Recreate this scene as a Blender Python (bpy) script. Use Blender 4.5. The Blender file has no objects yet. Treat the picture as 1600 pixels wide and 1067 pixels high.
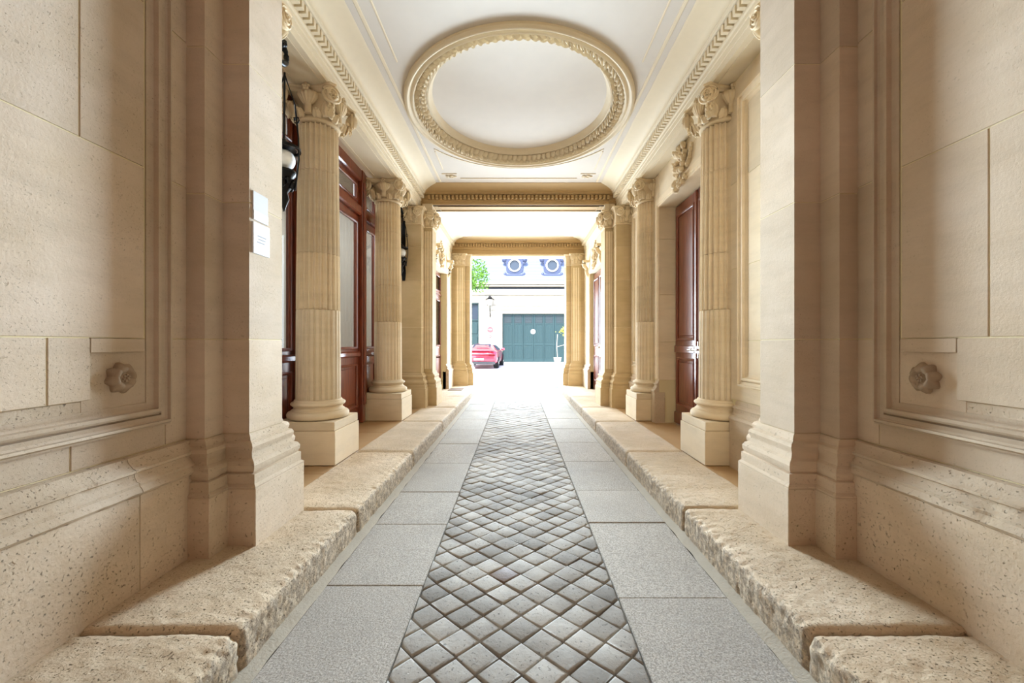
import bpy, bmesh, math, random
from mathutils import Vector, Matrix, noise
random.seed(7)
PI = math.pi
S = bpy.context.scene
C = S.collection

# ------------------------------------------------------------------ camera
cd = bpy.data.cameras.new('camera')
cam = bpy.data.objects.new('camera', cd); C.objects.link(cam)
cam.location = (-0.032, 0, 1.55); cam.rotation_euler = (PI/2, 0, 0)
cd.sensor_width = 36; cd.lens = 650/1600*36
cd.shift_x = -8/1600; cd.shift_y = 3.5/1600
cd.clip_start = 0.02; cd.clip_end = 300
S.camera = cam
# ------------------------------------------------------------------ light
S.view_settings.view_transform = 'Standard'; S.view_settings.look = 'None'
S.view_settings.gamma = 1; S.view_settings.use_curve_mapping = False
S.view_settings.exposure = 0.48
w = bpy.data.worlds.new('sky'); S.world = w; w.use_nodes = True
nt = w.node_tree; bg = nt.nodes['Background']
sk = nt.nodes.new('ShaderNodeTexSky'); sk.sky_type = 'NISHITA'; sk.sun_disc = False
sk.sun_elevation = math.radians(52); sk.sun_rotation = math.radians(200)
nt.links.new(sk.outputs[0], bg.inputs[0]); bg.inputs[1].default_value = 0.8

def light(name, kind, loc, rot, energy, color, **kw):
    l = bpy.data.lights.new(name, kind); l.energy = energy; l.color = color
    for k, v in kw.items(): setattr(l, k, v)
    o = bpy.data.objects.new(name, l); C.objects.link(o); o.location = loc; o.rotation_euler = rot
    return o
light('sun', 'SUN', (0, 0, 20), (math.radians(40), 0, math.radians(-18)), 7.0, (1, .96, .9), angle=math.radians(1.5))
# area light added at the exit opening, standing in for courtyard daylight
light('courtyard_daylight_fill', 'AREA', (0, 14.6, 1.9), (math.radians(-89), 0, 0), 540, (.66, .83, 1.0),
      shape='RECTANGLE', size=2.6, size_y=2.8, spread=math.radians(150)).visible_camera = False
light('mid_passage_fill', 'AREA', (.55, 9.75, 2.5), (math.radians(-90), 0, math.radians(-3)), 85, (.76, .88, 1.0),
      shape='RECTANGLE', size=2.0, size_y=3.2).visible_camera = False  # fill added in mid passage, hidden from the camera; no real source here
bl = light('near_bay_fill', 'AREA', (0, 8.0, 2.4), (math.radians(-90), 0, 0), 260, (.62, .80, 1.0),
      shape='RECTANGLE', size=.7, size_y=2.4, spread=math.radians(75))
bl.visible_camera = False; bl.visible_glossy = False  # added fill that brightens the near walls, hidden from camera and reflections
# unseen warm fill added behind the camera, inside the closed gate
light('rear_warm_fill', 'AREA', (0, -2.2, 4.0), (math.radians(62), 0, 0), 2.5, (1, .84, .64),
      shape='RECTANGLE', size=3.4, size_y=1.6)

light('vestibule_fill', 'AREA', (-4.1, 6.2, 4.6), (0, 0, 0), 120, (.95, .97, 1.0), shape='RECTANGLE', size=1.0, size_y=3.5)  # unseen area light added to brighten the room behind the glazing
# ------------------------------------------------------------------ materials
def sc(c): return tuple((x/255/12.92 if x/255 <= .04045 else ((x/255+.055)/1.055)**2.4) for x in c) + (1,)
class N:
    def __init__(s, name):
        s.m = bpy.data.materials.new(name); s.m.use_nodes = True; s.t = s.m.node_tree
        s.b = s.t.nodes['Principled BSDF']; s.geo = s.t.nodes.new('ShaderNodeNewGeometry')
    def n(s, typ, **kw):
        x = s.t.nodes.new('ShaderNode'+typ)
        for k, v in kw.items():
            if k in x.inputs: x.inputs[k].default_value = v
            else: setattr(x, k, v)
        return x
    def l(s, a, b): s.t.links.new(a, b)
    def pos(s, scale=(1, 1, 1)):
        m = s.n('Mapping'); m.inputs['Scale'].default_value = scale; s.l(s.geo.outputs['Position'], m.inputs[0]); return m.outputs[0]
    def noise(s, scale, detail=4, rough=.6, vec=None):
        x = s.n('TexNoise'); x.inputs['Scale'].default_value = scale; x.inputs['Detail'].default_value = detail
        x.inputs['Roughness'].default_value = rough; s.l(vec or s.geo.outputs['Position'], x.inputs['Vector']); return x.outputs[0]
    def ramp(s, inp, p0, p1, c0=(0, 0, 0, 1), c1=(1, 1, 1, 1)):
        r = s.n('ValToRGB'); e = r.color_ramp.elements; e[0].position = p0; e[1].position = p1; e[0].color = c0; e[1].color = c1
        s.l(inp, r.inputs[0]); return r.outputs[0]
    def mix(s, f, a, b, mode='MIX'):
        x = s.n('Mix'); x.data_type = 'RGBA'; x.blend_type = mode
        for sock, v in ((x.inputs[0], f), (x.inputs[6], a), (x.inputs[7], b)):
            if isinstance(v, (int, float, tuple)): sock.default_value = v
            else: s.l(v, sock)
        return x.outputs[2]
    def mul(s, a, b):
        x = s.n('Math', operation='MULTIPLY')
        for i, v in enumerate((a, b)):
            if isinstance(v, (int, float)): x.inputs[i].default_value = v
            else: s.l(v, x.inputs[i])
        return x.outputs[0]
    def add(s, a, b):
        x = s.n('Math', operation='ADD')
        for i, v in enumerate((a, b)):
            if isinstance(v, (int, float)): x.inputs[i].default_value = v
            else: s.l(v, x.inputs[i])
        return x.outputs[0]
    def bump(s, h, strength=.5, dist=.01):
        b = s.n('Bump'); b.inputs['Strength'].default_value = strength; b.inputs['Distance'].default_value = dist
        s.l(h, b.inputs['Height']); s.l(b.outputs[0], s.b.inputs['Normal'])

def stone(name, a, b, pit=.25, pitc=(96, 74, 52), bump=.35, rough=.85, fine=90, mask=(.5, .7), var=.12, streak=.25, grime=0):
    m = N(name)
    n1 = m.noise(1.3, 5, .6)
    col = m.mix(m.ramp(n1, .35, .65), sc(a), sc(b))
    n2 = m.noise(2.2, 6, .65, m.pos((1, 1, 5)))
    col = m.mix(m.mul(m.ramp(n2, .45, .75), streak), col, sc(tuple(int(c*.80) for c in a)))
    oi = m.n('ObjectInfo')
    v = m.n('MapRange'); v.inputs[3].default_value = 1-var; v.inputs[4].default_value = 1+var*.4
    m.l(oi.outputs['Random'], v.inputs[0])
    hs = m.n('HueSaturation'); m.l(col, hs.inputs['Color']); m.l(v.outputs[0], hs.inputs['Value']); col = hs.outputs[0]
    n3 = m.noise(fine, 5, .75)
    msk = m.ramp(m.noise(1.9, 4, .7), mask[0], mask[1])
    pits = m.mul(m.ramp(n3, .60, .68), msk)
    big = m.mul(m.mul(m.ramp(m.noise(fine*.3, 3, .6), .66, .72), msk), .45)
    pf = m.add(pits, big)
    col = m.mix(m.mul(pf, pit*2.2), col, sc(pitc))
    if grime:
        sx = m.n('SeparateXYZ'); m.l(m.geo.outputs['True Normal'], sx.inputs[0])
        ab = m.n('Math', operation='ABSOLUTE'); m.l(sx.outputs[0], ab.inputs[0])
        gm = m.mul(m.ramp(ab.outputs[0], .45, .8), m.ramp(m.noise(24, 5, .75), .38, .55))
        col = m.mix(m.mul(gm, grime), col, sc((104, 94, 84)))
    m.l(col, m.b.inputs['Base Color']); m.b.inputs['Roughness'].default_value = rough
    m.b.inputs['Specular IOR Level'].default_value = .25
    h = m.add(m.mul(pf, -1.0), m.mul(m.noise(fine*.6, 6, .7), .7))
    m.bump(h, bump, .006)
    return m.m
def granite(name, a, b, rough=.6, scale=160, bump=.4, var=.1, spec=.4):
    m = N(name)
    n = m.noise(scale, 3, .8); col = m.mix(m.ramp(n, .38, .62), sc(a), sc(b))
    n2 = m.noise(1.1, 5, .6); col = m.mix(m.mul(m.ramp(n2, .4, .7), .25), col, sc(tuple(int(c*.78) for c in a)))
    oi = m.n('ObjectInfo'); v = m.n('MapRange'); v.inputs[3].default_value = 1-var; v.inputs[4].default_value = 1+var
    m.l(oi.outputs['Random'], v.inputs[0])
    hs = m.n('HueSaturation'); m.l(col, hs.inputs['Color']); m.l(v.outputs[0], hs.inputs['Value'])
    m.l(hs.outputs[0], m.b.inputs['Base Color']); m.b.inputs['Roughness'].default_value = rough
    m.b.inputs['Specular IOR Level'].default_value = spec
    m.bump(m.add(m.noise(scale*.55, 5, .75), m.mul(m.noise(14, 4, .6), 1.2)), bump, .004)
    return m.m
def plain(name, c, rough=.5, metal=0, coat=0, spec=.5, bump=0, bs=60, trans=0, emit=0):
    m = N(name); m.b.inputs['Base Color'].default_value = sc(c); m.b.inputs['Roughness'].default_value = rough
    m.b.inputs['Metallic'].default_value = metal; m.b.inputs['Coat Weight'].default_value = coat
    m.b.inputs['Specular IOR Level'].default_value = spec; m.b.inputs['Transmission Weight'].default_value = trans
    n1 = m.noise(bs, 3, .5); col = m.mix(m.mul(n1, .18), sc(c), sc(tuple(int(x*.8) for x in c)))
    m.l(col, m.b.inputs['Base Color'])
    if emit: m.b.inputs['Emission Color'].default_value = sc(c); m.b.inputs['Emission Strength'].default_value = emit
    if bump: m.bump(m.noise(bs, 4, .6), bump, .004)
    return m.m
def wood(name, a, b, rough=.28):
    m = N(name); n = m.noise(3.0, 6, .65, m.pos((14, 14, 1.2)))
    col = m.mix(m.ramp(n, .35, .65), sc(a), sc(b))
    m.l(col, m.b.inputs['Base Color']); m.b.inputs['Roughness'].default_value = rough
    m.b.inputs['Coat Weight'].default_value = .5; m.b.inputs['Coat Roughness'].default_value = .15
    m.bump(n, .12, .002); return m.m
def glass(name, tint=(225, 232, 235)):
    m = bpy.data.materials.new(name); m.use_nodes = True; t = m.node_tree; t.nodes.remove(t.nodes['Principled BSDF'])
    out = t.nodes['Material Output']; tr = t.nodes.new('ShaderNodeBsdfTransparent'); gl = t.nodes.new('ShaderNodeBsdfGlossy')
    tr.inputs[0].default_value = sc(tint); gl.inputs['Roughness'].default_value = .03
    fr = t.nodes.new('ShaderNodeFresnel'); fr.inputs[0].default_value = 1.55
    nz = t.nodes.new('ShaderNodeTexNoise'); nz.inputs['Scale'].default_value = 1.5
    bp = t.nodes.new('ShaderNodeBump'); bp.inputs['Strength'].default_value = .08; t.links.new(nz.outputs[0], bp.inputs['Height'])
    t.links.new(bp.outputs[0], gl.inputs['Normal'])
    mx = t.nodes.new('ShaderNodeMixShader'); gm = t.nodes.new('ShaderNodeNewGeometry'); sb = t.nodes.new('ShaderNodeMath'); sb.operation = 'SUBTRACT'; sb.inputs[0].default_value = 1
    ml = t.nodes.new('ShaderNodeMath'); ml.operation = 'MULTIPLY'; t.links.new(gm.outputs['Backfacing'], sb.inputs[1])
    t.links.new(fr.outputs[0], ml.inputs[0]); t.links.new(sb.outputs[0], ml.inputs[1]); t.links.new(ml.outputs[0], mx.inputs[0]); t.links.new(tr.outputs[0], mx.inputs[1])
    t.links.new(gl.outputs[0], mx.inputs[2]); t.links.new(mx.outputs[0], out.inputs[0]); return m

M = dict(
    wall=stone('ashlar_stone', (205, 182, 152), (216, 195, 168), pit=.22, bump=.5, mask=(.42, .68)),
    pale=stone('pale_ashlar_stone', (204, 182, 153), (218, 198, 174), pit=.3, bump=.6, mask=(.36, .64)),
    worn_pale=stone('worn_pale_stone', (202, 179, 149), (220, 200, 174), pit=.3, pitc=(92, 72, 54), bump=1.0, fine=60, mask=(.34, .6)),
    rosette=stone('rosette_stone', (163, 140, 113), (183, 159, 133), pit=.2, bump=.5, mask=(.4, .6)),
    pierst=stone('pier_stone', (198, 172, 129), (211, 185, 145), pit=.15, bump=.4, mask=(.5, .75)),
    worn=stone('worn_base_stone', (207, 184, 153), (219, 198, 171), pit=.3, pitc=(92, 72, 54), bump=.9, fine=60, mask=(.36, .6)),
    dress=stone('dressed_stone', (230, 208, 172), (238, 219, 188), pit=.1, bump=.22, mask=(.5, .75), fine=70),
    carved=stone('carved_stone', (220, 197, 160), (230, 210, 176), pit=.1, bump=.2, mask=(.5, .8), fine=80, var=.05),
    mortar=plain('mortar', (232, 216, 172), .95, bump=.3, bs=120),
    dirt=plain('bedding', (112, 104, 92), .95, bump=.5, bs=90),
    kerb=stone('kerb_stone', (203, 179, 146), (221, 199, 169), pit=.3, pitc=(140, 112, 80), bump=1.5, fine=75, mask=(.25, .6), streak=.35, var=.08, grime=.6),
    slab=granite('granite_slab', (140, 132, 120), (200, 190, 175), rough=.8, bump=.6, var=.05, scale=110, spec=.2),
    cobble=stone('cobble_stone', (150, 143, 132), (188, 180, 167), pit=.28, pitc=(120, 118, 114), bump=.9, fine=45, mask=(.35, .6), rough=.8, var=.28, streak=.5),
    cobble_brown=stone('brown_cobble', (98, 76, 60), (118, 94, 74), pit=.3, bump=.7, rough=.5),
    side=stone('threshold_stone', (182, 146, 102), (191, 156, 114), pit=.15, bump=.3, rough=.4),
    plaster=plain('plaster', (210, 199, 184), .8, bump=.05, bs=6),
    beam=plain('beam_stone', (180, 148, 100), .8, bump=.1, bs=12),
    strip=plain('grey_mortar', (172, 160, 140), .95, bump=.8, bs=60),
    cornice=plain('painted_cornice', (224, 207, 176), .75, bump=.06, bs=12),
    wood=wood('varnished_wood', (96, 40, 22), (142, 66, 36)),
    wood2=wood('red_brown_wood', (104, 50, 36), (146, 78, 56)),
    dark=plain('dark_gap', (30, 22, 18), .9),
    glass=glass('window_glass'),
    iron=plain('black_iron', (18, 17, 17), .35, metal=.6, bump=.1),
    steel=plain('nickel', (214, 210, 204), .18, metal=1),
    opal=plain('opal_glass', (240, 238, 232), .15, coat=.5),
    white=plain('white_enamel', (236, 236, 234), .35),
    print=plain('grey_print', (150, 150, 150), .6),
    clear=plain('acrylic_plate', (222, 220, 216), .12, coat=.6),
    mat=plain('doormat', (122, 98, 78), .95, bump=.8, bs=300),
    facade=plain('facade_stone', (168, 160, 144), .85, bump=.2, bs=20),
    court=plain('court_paving', (222, 220, 214), .8, bump=.3, bs=30),
    slate=plain('slate', (98, 108, 134), .6, bump=.2, bs=40),
    zinc=plain('zinc', (62, 70, 96), .45, metal=.3),
    green=plain('garage_green', (30, 58, 60), .5, bump=.05),
    louvre=plain('louvre_grey', (50, 62, 66), .5),
    pane=plain('dark_pane', (46, 56, 70), .3),
    red=plain('red_car_paint', (204, 52, 76), .25, coat=1),
    lamp=plain('tail_lamp', (120, 10, 24), .2, coat=1),
    tyre=plain('tyre', (22, 22, 23), .85),
    grey=plain('bumper_grey', (66, 66, 70), .4),
    leaf=plain('leaf_green', (104, 150, 40), .6),
    leaf2=plain('leaf_yellow', (176, 176, 78), .6),
    bark=plain('bark', (92, 76, 60), .9, bump=.8, bs=30),
    pink=plain('red_sign', (196, 80, 84), .5),
)
for k in ('leaf', 'leaf2'):
    M[k].node_tree.nodes['Principled BSDF'].inputs['Subsurface Weight'].default_value = 0

# ------------------------------------------------------------------ helpers
class MB:
    def __init__(s): s.v = []; s.f = []
    def add(s, vs, fs, M4=None):
        o = len(s.v)
        s.v += [tuple(M4 @ Vector(p)) if M4 else tuple(p) for p in vs]
        s.f += [tuple(i+o for i in f) for f in fs]; return s
    def box(s, x0, x1, y0, y1, z0, z1, M4=None):
        x0, x1 = sorted((x0, x1)); y0, y1 = sorted((y0, y1)); z0, z1 = sorted((z0, z1))
        return s.add([(x, y, z) for z in (z0, z1) for x, y in ((x0, y0), (x1, y0), (x1, y1), (x0, y1))],
              [(3, 2, 1, 0), (4, 5, 6, 7), (0, 1, 5, 4), (1, 2, 6, 5), (2, 3, 7, 6), (3, 0, 4, 7)], M4)
    def lathe(s, prof, n=32, M4=None, rib=None, cap=True):
        vs = []; fs = []
        for j, (r, z) in enumerate(prof):
            for i in range(n):
                a = 2*PI*i/n; rr = r*(rib(a, j) if rib else 1); vs.append((rr*math.cos(a), rr*math.sin(a), z))
        for j in range(len(prof)-1):
            for i in range(n):
                k = (i+1) % n; fs.append((j*n+i, j*n+k, (j+1)*n+k, (j+1)*n+i))
        if cap: fs.append(tuple(range(n-1, -1, -1))); fs.append(tuple((len(prof)-1)*n+i for i in range(n)))
        return s.add(vs, fs, M4)
    def tube(s, pts, r, n=6, M4=None):
        rr = r if isinstance(r, (list, tuple)) else [r]*len(pts)
        P = [Vector(p) for p in pts]; vs = []; fs = []
        up = Vector((0, 0, 1))
        for j, p in enumerate(P):
            t = (P[min(j+1, len(P)-1)]-P[max(j-1, 0)]).normalized()
            u = t.cross(up if abs(t.dot(up)) < .95 else Vector((1, 0, 0))).normalized(); w_ = t.cross(u)
            for i in range(n):
                a = 2*PI*i/n; vs.append(p+rr[j]*(math.cos(a)*u+math.sin(a)*w_))
        for j in range(len(P)-1):
            for i in range(n):
                k = (i+1) % n; fs.append((j*n+i, j*n+k, (j+1)*n+k, (j+1)*n+i))
        fs.append(tuple(range(n-1, -1, -1))); fs.append(tuple((len(P)-1)*n+i for i in range(n)))
        return s.add(vs, fs, M4)
    def ball(s, c, r, sz=(1, 1, 1), n=10, m=7, M4=None):
        prof = [(r*math.sin(PI*j/m)+1e-5, -r*math.cos(PI*j/m)) for j in range(m+1)]
        T = Matrix.Translation(c) @ Matrix.Diagonal((*sz, 1))
        return s.lathe(prof, n, (M4 @ T) if M4 else T)
    def build(s, name, mat, parent=None, smooth=False, bevel=0, seg=1, angle=40, kind=None, label=None):
        me = bpy.data.meshes.new(name); me.from_pydata([tuple(v) for v in s.v], [], s.f)
        bm = bmesh.new(); bm.from_mesh(me)
        bmesh.ops.recalc_face_normals(bm, faces=bm.faces)
        if bevel: bmesh.ops.bevel(bm, geom=[e for e in bm.edges if len(e.link_faces) == 2 and e.calc_face_angle(0) > .5], offset=bevel, segments=seg, affect='EDGES')
        bm.to_mesh(me); bm.free(); me.materials.append(mat)
        if smooth:
            me.polygons.foreach_set('use_smooth', [True]*len(me.polygons))
            if angle < 180: me.set_sharp_from_angle(angle=math.radians(angle))
        o = bpy.data.objects.new(name, me); C.objects.link(o)
        if parent: o.parent = parent
        if kind: o['kind'] = kind
        if label: o['label'] = label
        return o
def thing(name, label, cat, loc=(0, 0, 0), rz=0, group=None, kind=None):
    o = bpy.data.objects.new(name, None); C.objects.link(o); o.location = loc; o.rotation_euler = (0, 0, rz)
    o.empty_display_size = .1; o['label'] = label; o['category'] = cat
    if group: o['group'] = group
    if kind: o['kind'] = kind
    return o
def inst(src, parent, loc=(0, 0, 0), rot=(0, 0, 0), scale=(1, 1, 1), mat4=None):
    o = src.copy(); C.objects.link(o); o.parent = parent
    if mat4 is not None: o.matrix_local = mat4
    else: o.location = loc; o.rotation_euler = rot; o.scale = scale
    return o
class Stamp:
    """first use returns the built object itself, later uses copies sharing its mesh"""
    def __init__(s, build): s.b = build; s.o = None
    def put(s, parent, mat4):
        if s.o is None: s.o = s.b(); o = s.o; o.parent = parent
        else: o = s.o.copy(); C.objects.link(o); o.parent = parent
        o.matrix_local = mat4; return o
def dup_tree(root, label=None, **props):
    r = root.copy(); C.objects.link(r)
    for ch in list(root.children):
        c = ch.copy(); C.objects.link(c); c.parent = r
        for g in ch.children:
            d = g.copy(); C.objects.link(d); d.parent = c
    if label: r['label'] = label
    for k, v in props.items(): r[k] = v
    return r
def TR(x, y, z, rx=0, ry=0, rz=0, s=1):
    sv = s if isinstance(s, (tuple, list)) else (s, s, s)
    return Matrix.Translation((x, y, z)) @ Matrix.Rotation(rz, 4, 'Z') @ Matrix.Rotation(ry, 4, 'Y') @ Matrix.Rotation(rx, 4, 'X') @ Matrix.Diagonal((*sv, 1))

def offs(poly, p):
    """offset a closed plan polygon outward by p with mitres"""
    n = len(poly); A = sum(poly[i][0]*poly[(i+1) % n][1]-poly[(i+1) % n][0]*poly[i][1] for i in range(n))
    sg = 1 if A > 0 else -1; out = []
    for i in range(n):
        a, b, c = Vector(poly[i-1]), Vector(poly[i]), Vector(poly[(i+1) % n])
        d1 = (b-a).normalized(); d2 = (c-b).normalized()
        n1 = Vector((d1.y, -d1.x))*sg; n2 = Vector((d2.y, -d2.x))*sg
        out.append(b+p*(n1+n2)/(1+n1.dot(n2)))
    return out
def wrap(mb, poly, prof, cap=True):
    n = len(poly); vs = []; fs = []
    for p, z in prof: vs += [(q.x, q.y, z) for q in offs(poly, p)]
    for j in range(len(prof)-1):
        for i in range(n):
            k = (i+1) % n; fs.append((j*n+i, j*n+k, (j+1)*n+k, (j+1)*n+i))
    if cap: fs.append(tuple(range(n))); fs.append(tuple((len(prof)-1)*n+i for i in range(n)))
    return mb.add(vs, fs)
def sweep(mb, prof, a, b, fa=0, fb=0):
    """profile (u,z) swept from a to b in plan; u offsets to the left of the direction, ends mitred by fa,fb times u"""
    A, B = Vector(a), Vector(b); d = (B-A).normalized(); nn = Vector((-d.y, d.x)); vs = []; n = len(prof)
    for P, f, sg in ((A, fa, 1), (B, fb, -1)):
        for u, z in prof:
            q = P+nn*u+d*(u*f*sg); vs.append((q.x, q.y, z))
    fs = [(i, (i+1) % n, n+(i+1) % n, n+i) for i in range(n)]
    fs += [tuple(range(n)), tuple(range(2*n-1, n-1, -1))]
    return mb.add(vs, fs)
def frame_x(mb, s, X, y0, y1, z0, z1, prof):
    """rectangular moulding ring on a wall plane |x|=X facing the passage; prof = (inset, protrusion)"""
    vs = []; fs = []
    for d, h in prof:
        for y, z in ((y0+d, z0+d), (y1-d, z0+d), (y1-d, z1-d), (y0+d, z1-d)): vs.append((s*(X-h), y, z))
    m = len(prof)
    for j in range(m):
        jj = (j+1) % m
        for i in range(4):
            k = (i+1) % 4; fs.append((j*4+i, j*4+k, jj*4+k, jj*4+i))
    return mb.add(vs, fs)
FRAME = [(0, -.012), (0, .018), (.008, .018), (.02, .044), (.034, .048), (.036, .030), (.046, .022), (.066, .018), (.068, .004), (.078, .004), (.08, .030), (.092, .04), (.108, .038), (.112, .012), (.13, .004), (.15, .002), (.15, -.012)]
FR_S = [(0, -.01), (0, .012), (.012, .02), (.028, .014), (.04, .004), (.04, -.01)]

ZK, ZS = .21, 4.45           # pavement level, entablature soffit
COURSES = [.93, 1.58, 2.56, 3.5, 4.45]
BASEP = [(.115, .59), (.115, .60), (.098, .615), (.098, .68), (.08, .685), (.092, .71), (.094, .735), (.082, .76), (.058, .775), (.05, .80), (.05, .815), (.058, .83), (.062, .85), (.052, .872), (.026, .885), (.022, .905), (.008, .925), (0, .93)]

# ================================================================== FLOOR
floor = thing('floor', 'carriage roadway of grey granite slabs and diamond laid cobbles', 'roadway', kind='structure')
MB().box(-1.32, 1.32, -3, 14.0, -.12, -.022).build('bedding', M['dirt'], floor)
CX, HW = -.024, .607
for s, js in ((-1, [-3, -1.6, -.3, .75, 1.72, 2.67, 3.58, 4.36, 5.41]), (1, [-3, -1.7, -.4, .6, 1.6, 2.54, 3.61, 4.40, 5.5])):
    js = js + [js[-1]+1.05*i for i in range(1, 9)]; js = [j for j in js if j < 13.7]+[14.0]
    for a, b in zip(js, js[1:]):
        dz = random.uniform(-.004, .002)
        MB().box(CX+s*(HW+.006), s*1.255, a+.004, b-.004, -.1, dz).build('road_slab', M['slab'], floor, bevel=.005)
    mb = MB(); n = 340; pr = []
    vs = []; fs = []
    for i in range(n+1):
        y = -3+17*i/n
        e = .012*noise.noise((y*6, s, 0))
        vs += [(s*(1.255+e), y, -.004), (s*1.275, y, .006+.006*noise.noise((y*9, 3, s))), (s*1.34, y, .012+.008*noise.noise((y*7, 5, s)))]
    for i in range(n):
        for j in range(2): fs.append((i*3+j, i*3+j+1, i*3+4+j, i*3+3+j))
    MB().add(vs, fs).build('mortar_strip', M['strip'], floor, smooth=True)
def clip(poly, xa, xb):
    def cut(P, f, x):
        out = []
        for i in range(len(P)):
            a, b = P[i-1], P[i]; ia, ib = f(a[0]), f(b[0])
            if ia != ib: t = (x-a[0])/(b[0]-a[0]); out.append((x, a[1]+t*(b[1]-a[1])))
            if ib: out.append(b)
        return out
    P = cut(poly, lambda v: v > xa, xa); return cut(P, lambda v: v < xb, xb) if P else P
def cobble(mb, P, cx, cy, j=.0028):
    n = len(P); dz = random.uniform(-.005, .002); tx, ty = random.uniform(-.025, .025), random.uniform(-.025, .025)
    ccx = sum(p[0] for p in P)/n; ccy = sum(p[1] for p in P)/n
    vs = []; rot = random.uniform(-.03, .03)
    for k, (ins, z) in enumerate(((j, -.05), (j, -.007), (j+.004, -.001), (j+.014, .0012))):
        for p in P:
            dx, dy = p[0]-ccx, p[1]-ccy; L = math.hypot(dx, dy) or 1; f = max(.1, (L-ins*1.35)/L)
            x, y = ccx+dx*f, ccy+dy*f
            x += random.uniform(-.002, .002); y += random.uniform(-.002, .002)
            vs.append((x, y, z+dz+(tx*(x-ccx)+ty*(y-ccy) if k else 0)))
    vs.append((ccx, ccy, .002+dz)); fs = []
    for k in range(3):
        for i in range(n): m = (i+1) % n; fs.append((k*n+i, k*n+m, (k+1)*n+m, (k+1)*n+i))
    for i in range(n): fs.append((3*n+i, 3*n+(i+1) % n, 4*n))
    mb.add(vs, fs)
DG, DP = .2178, .2120
cells = []
for r in range(-28, 150):
    for c in range(-4, 5):
        x = .10+(c+(r % 2)*.5)*DG; y = 2.80+(r-14)*DP/2-.0
        if y < -3 or y > 14: continue
        jx = lambda: random.uniform(-.004, .004)
        P = [(x-DG/2, y), (x, y-DP/2), (x+DG/2, y), (x, y+DP/2)]
        P = clip(P, CX-HW, CX+HW)
        if len(P) < 3: continue
        ar = abs(sum(P[i-1][0]*P[i][1]-P[i][0]*P[i-1][1] for i in range(len(P))))/2
        if ar < .0008: continue
        cells.append((P, x, y))
near = sorted([c for c in cells if c[2] > 1.6], key=lambda c: c[2])[:298]; ids = set(id(c) for c in near)
brown = min(near, key=lambda c: (c[1]+.02)**2+(c[2]-2.80)**2)
rest = MB()
for c in cells:
    if id(c) in ids:
        mb = MB(); cobble(mb, *c)
        mb.build('cobble', M['cobble_brown'] if c is brown else M['cobble'], floor, smooth=True, angle=55, label='reddish brown cobble among the grey ones' if c is brown else None)
    else: cobble(rest, *c)
rest.build('cobbles', M['cobble'], floor, smooth=True, angle=55, kind='stuff')

# ------------------------------------------------------------------ kerbs / pavements
def kerb_stone(s, y0, y1, xin, parent, amp, top, res):
    L = y1-y0; ny = max(8, int(L/res)); prof = []
    R = .045
    for z in (-.06, 0, .03, .06, .09, .12, .145): prof.append((1.325, z))
    for a in range(0, 91, 15): prof.append((1.325+R-R*math.cos(math.radians(a)), top-R+R*math.sin(math.radians(a))))
    nx = max(6, int((xin-1.37)/res/1.3))
    for i in range(1, nx+1): prof.append((1.37+(xin-1.37)*i/nx, top))
    m = len(prof); vs = []; fs = []
    for i in range(ny+1):
        t = i/ny; y = y0+.004+(L-.008)*t
        e = min(t, 1-t)*L; ed = max(0, 1-e/.035)**2
        for j, (x, z) in enumerate(prof):
            q = Vector((x*s*3, y*3, z*3)); edge = max(0, 1-abs(x-1.34)/.12)
            n1 = noise.noise(q*1.2)*.5+noise.noise(q*4)*.3+noise.noise(q*13)*.25
            n2 = abs(noise.noise(q*7+Vector((9, 1, 2))))
            dx = amp*(n1*.8+n2*.6)+ed*.012
            dz = amp*(noise.noise(q*1.1+Vector((3, 0, 5)))*.5+noise.noise(q*6)*.22+noise.noise(q*17)*.16)-ed*.016-edge*amp*n2*.9
            vs.append((s*(x+(dx if x < 1.42 else 0)), y, z+(dz if z > .1 else 0)))
    for i in range(ny):
        for j in range(m-1): fs.append((i*m+j, i*m+j+1, (i+1)*m+j+1, (i+1)*m+j))
    b = len(vs)
    for e in (0, ny): vs += [(s*xin, y0 if e == 0 else y1, -.06)]
    fs.append(tuple([j for j in range(m)]+[b])); fs.append(tuple([ny*m+j for j in range(m)]+[b+1]))
    fs.append((m-1, b, b+1, ny*m+m-1))
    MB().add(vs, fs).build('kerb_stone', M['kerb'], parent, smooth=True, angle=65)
for s in (-1, 1):
    k = thing('pavement', 'raised %s pavement of worn pitted limestone kerb slabs beside the %s' % (('left', 'glazed wooden screen') if s < 0 else ('right', 'panelled wooden double door')), 'pavement', kind='structure')
    js = [-3, -1.2, .35, 1.95, 3.4, 5.17, 7.2, 8.8, 10.6, 12.3, 13.75]
    if s < 0: js[4] = 3.38
    for i, (a, b) in enumerate(zip(js, js[1:])):
        near_ = b < 6
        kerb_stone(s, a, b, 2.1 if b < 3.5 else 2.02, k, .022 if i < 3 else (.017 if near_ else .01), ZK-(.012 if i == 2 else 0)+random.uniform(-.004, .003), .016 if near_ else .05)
    y = 3.3; stops = [3.3, 5.17, 7.2, 8.9] if s > 0 else [3.3, 4.3, 5.3, 6.3, 7.3, 8.3, 8.9]
    for a, b in zip(stops, stops[1:]):
        MB().box(s*2.024, s*2.9, a+.003, b-.003, -.06, ZK-.006).build('threshold_slab', M['side'], k, bevel=.003)
    for a, b in ((8.9, 10.6), (10.6, 12.3), (12.3, 13.75)):
        MB().box(s*2.024, s*2.6, a+.003, b-.003, -.06, ZK-.006).build('threshold_slab', M['kerb'], k, bevel=.003)

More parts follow.
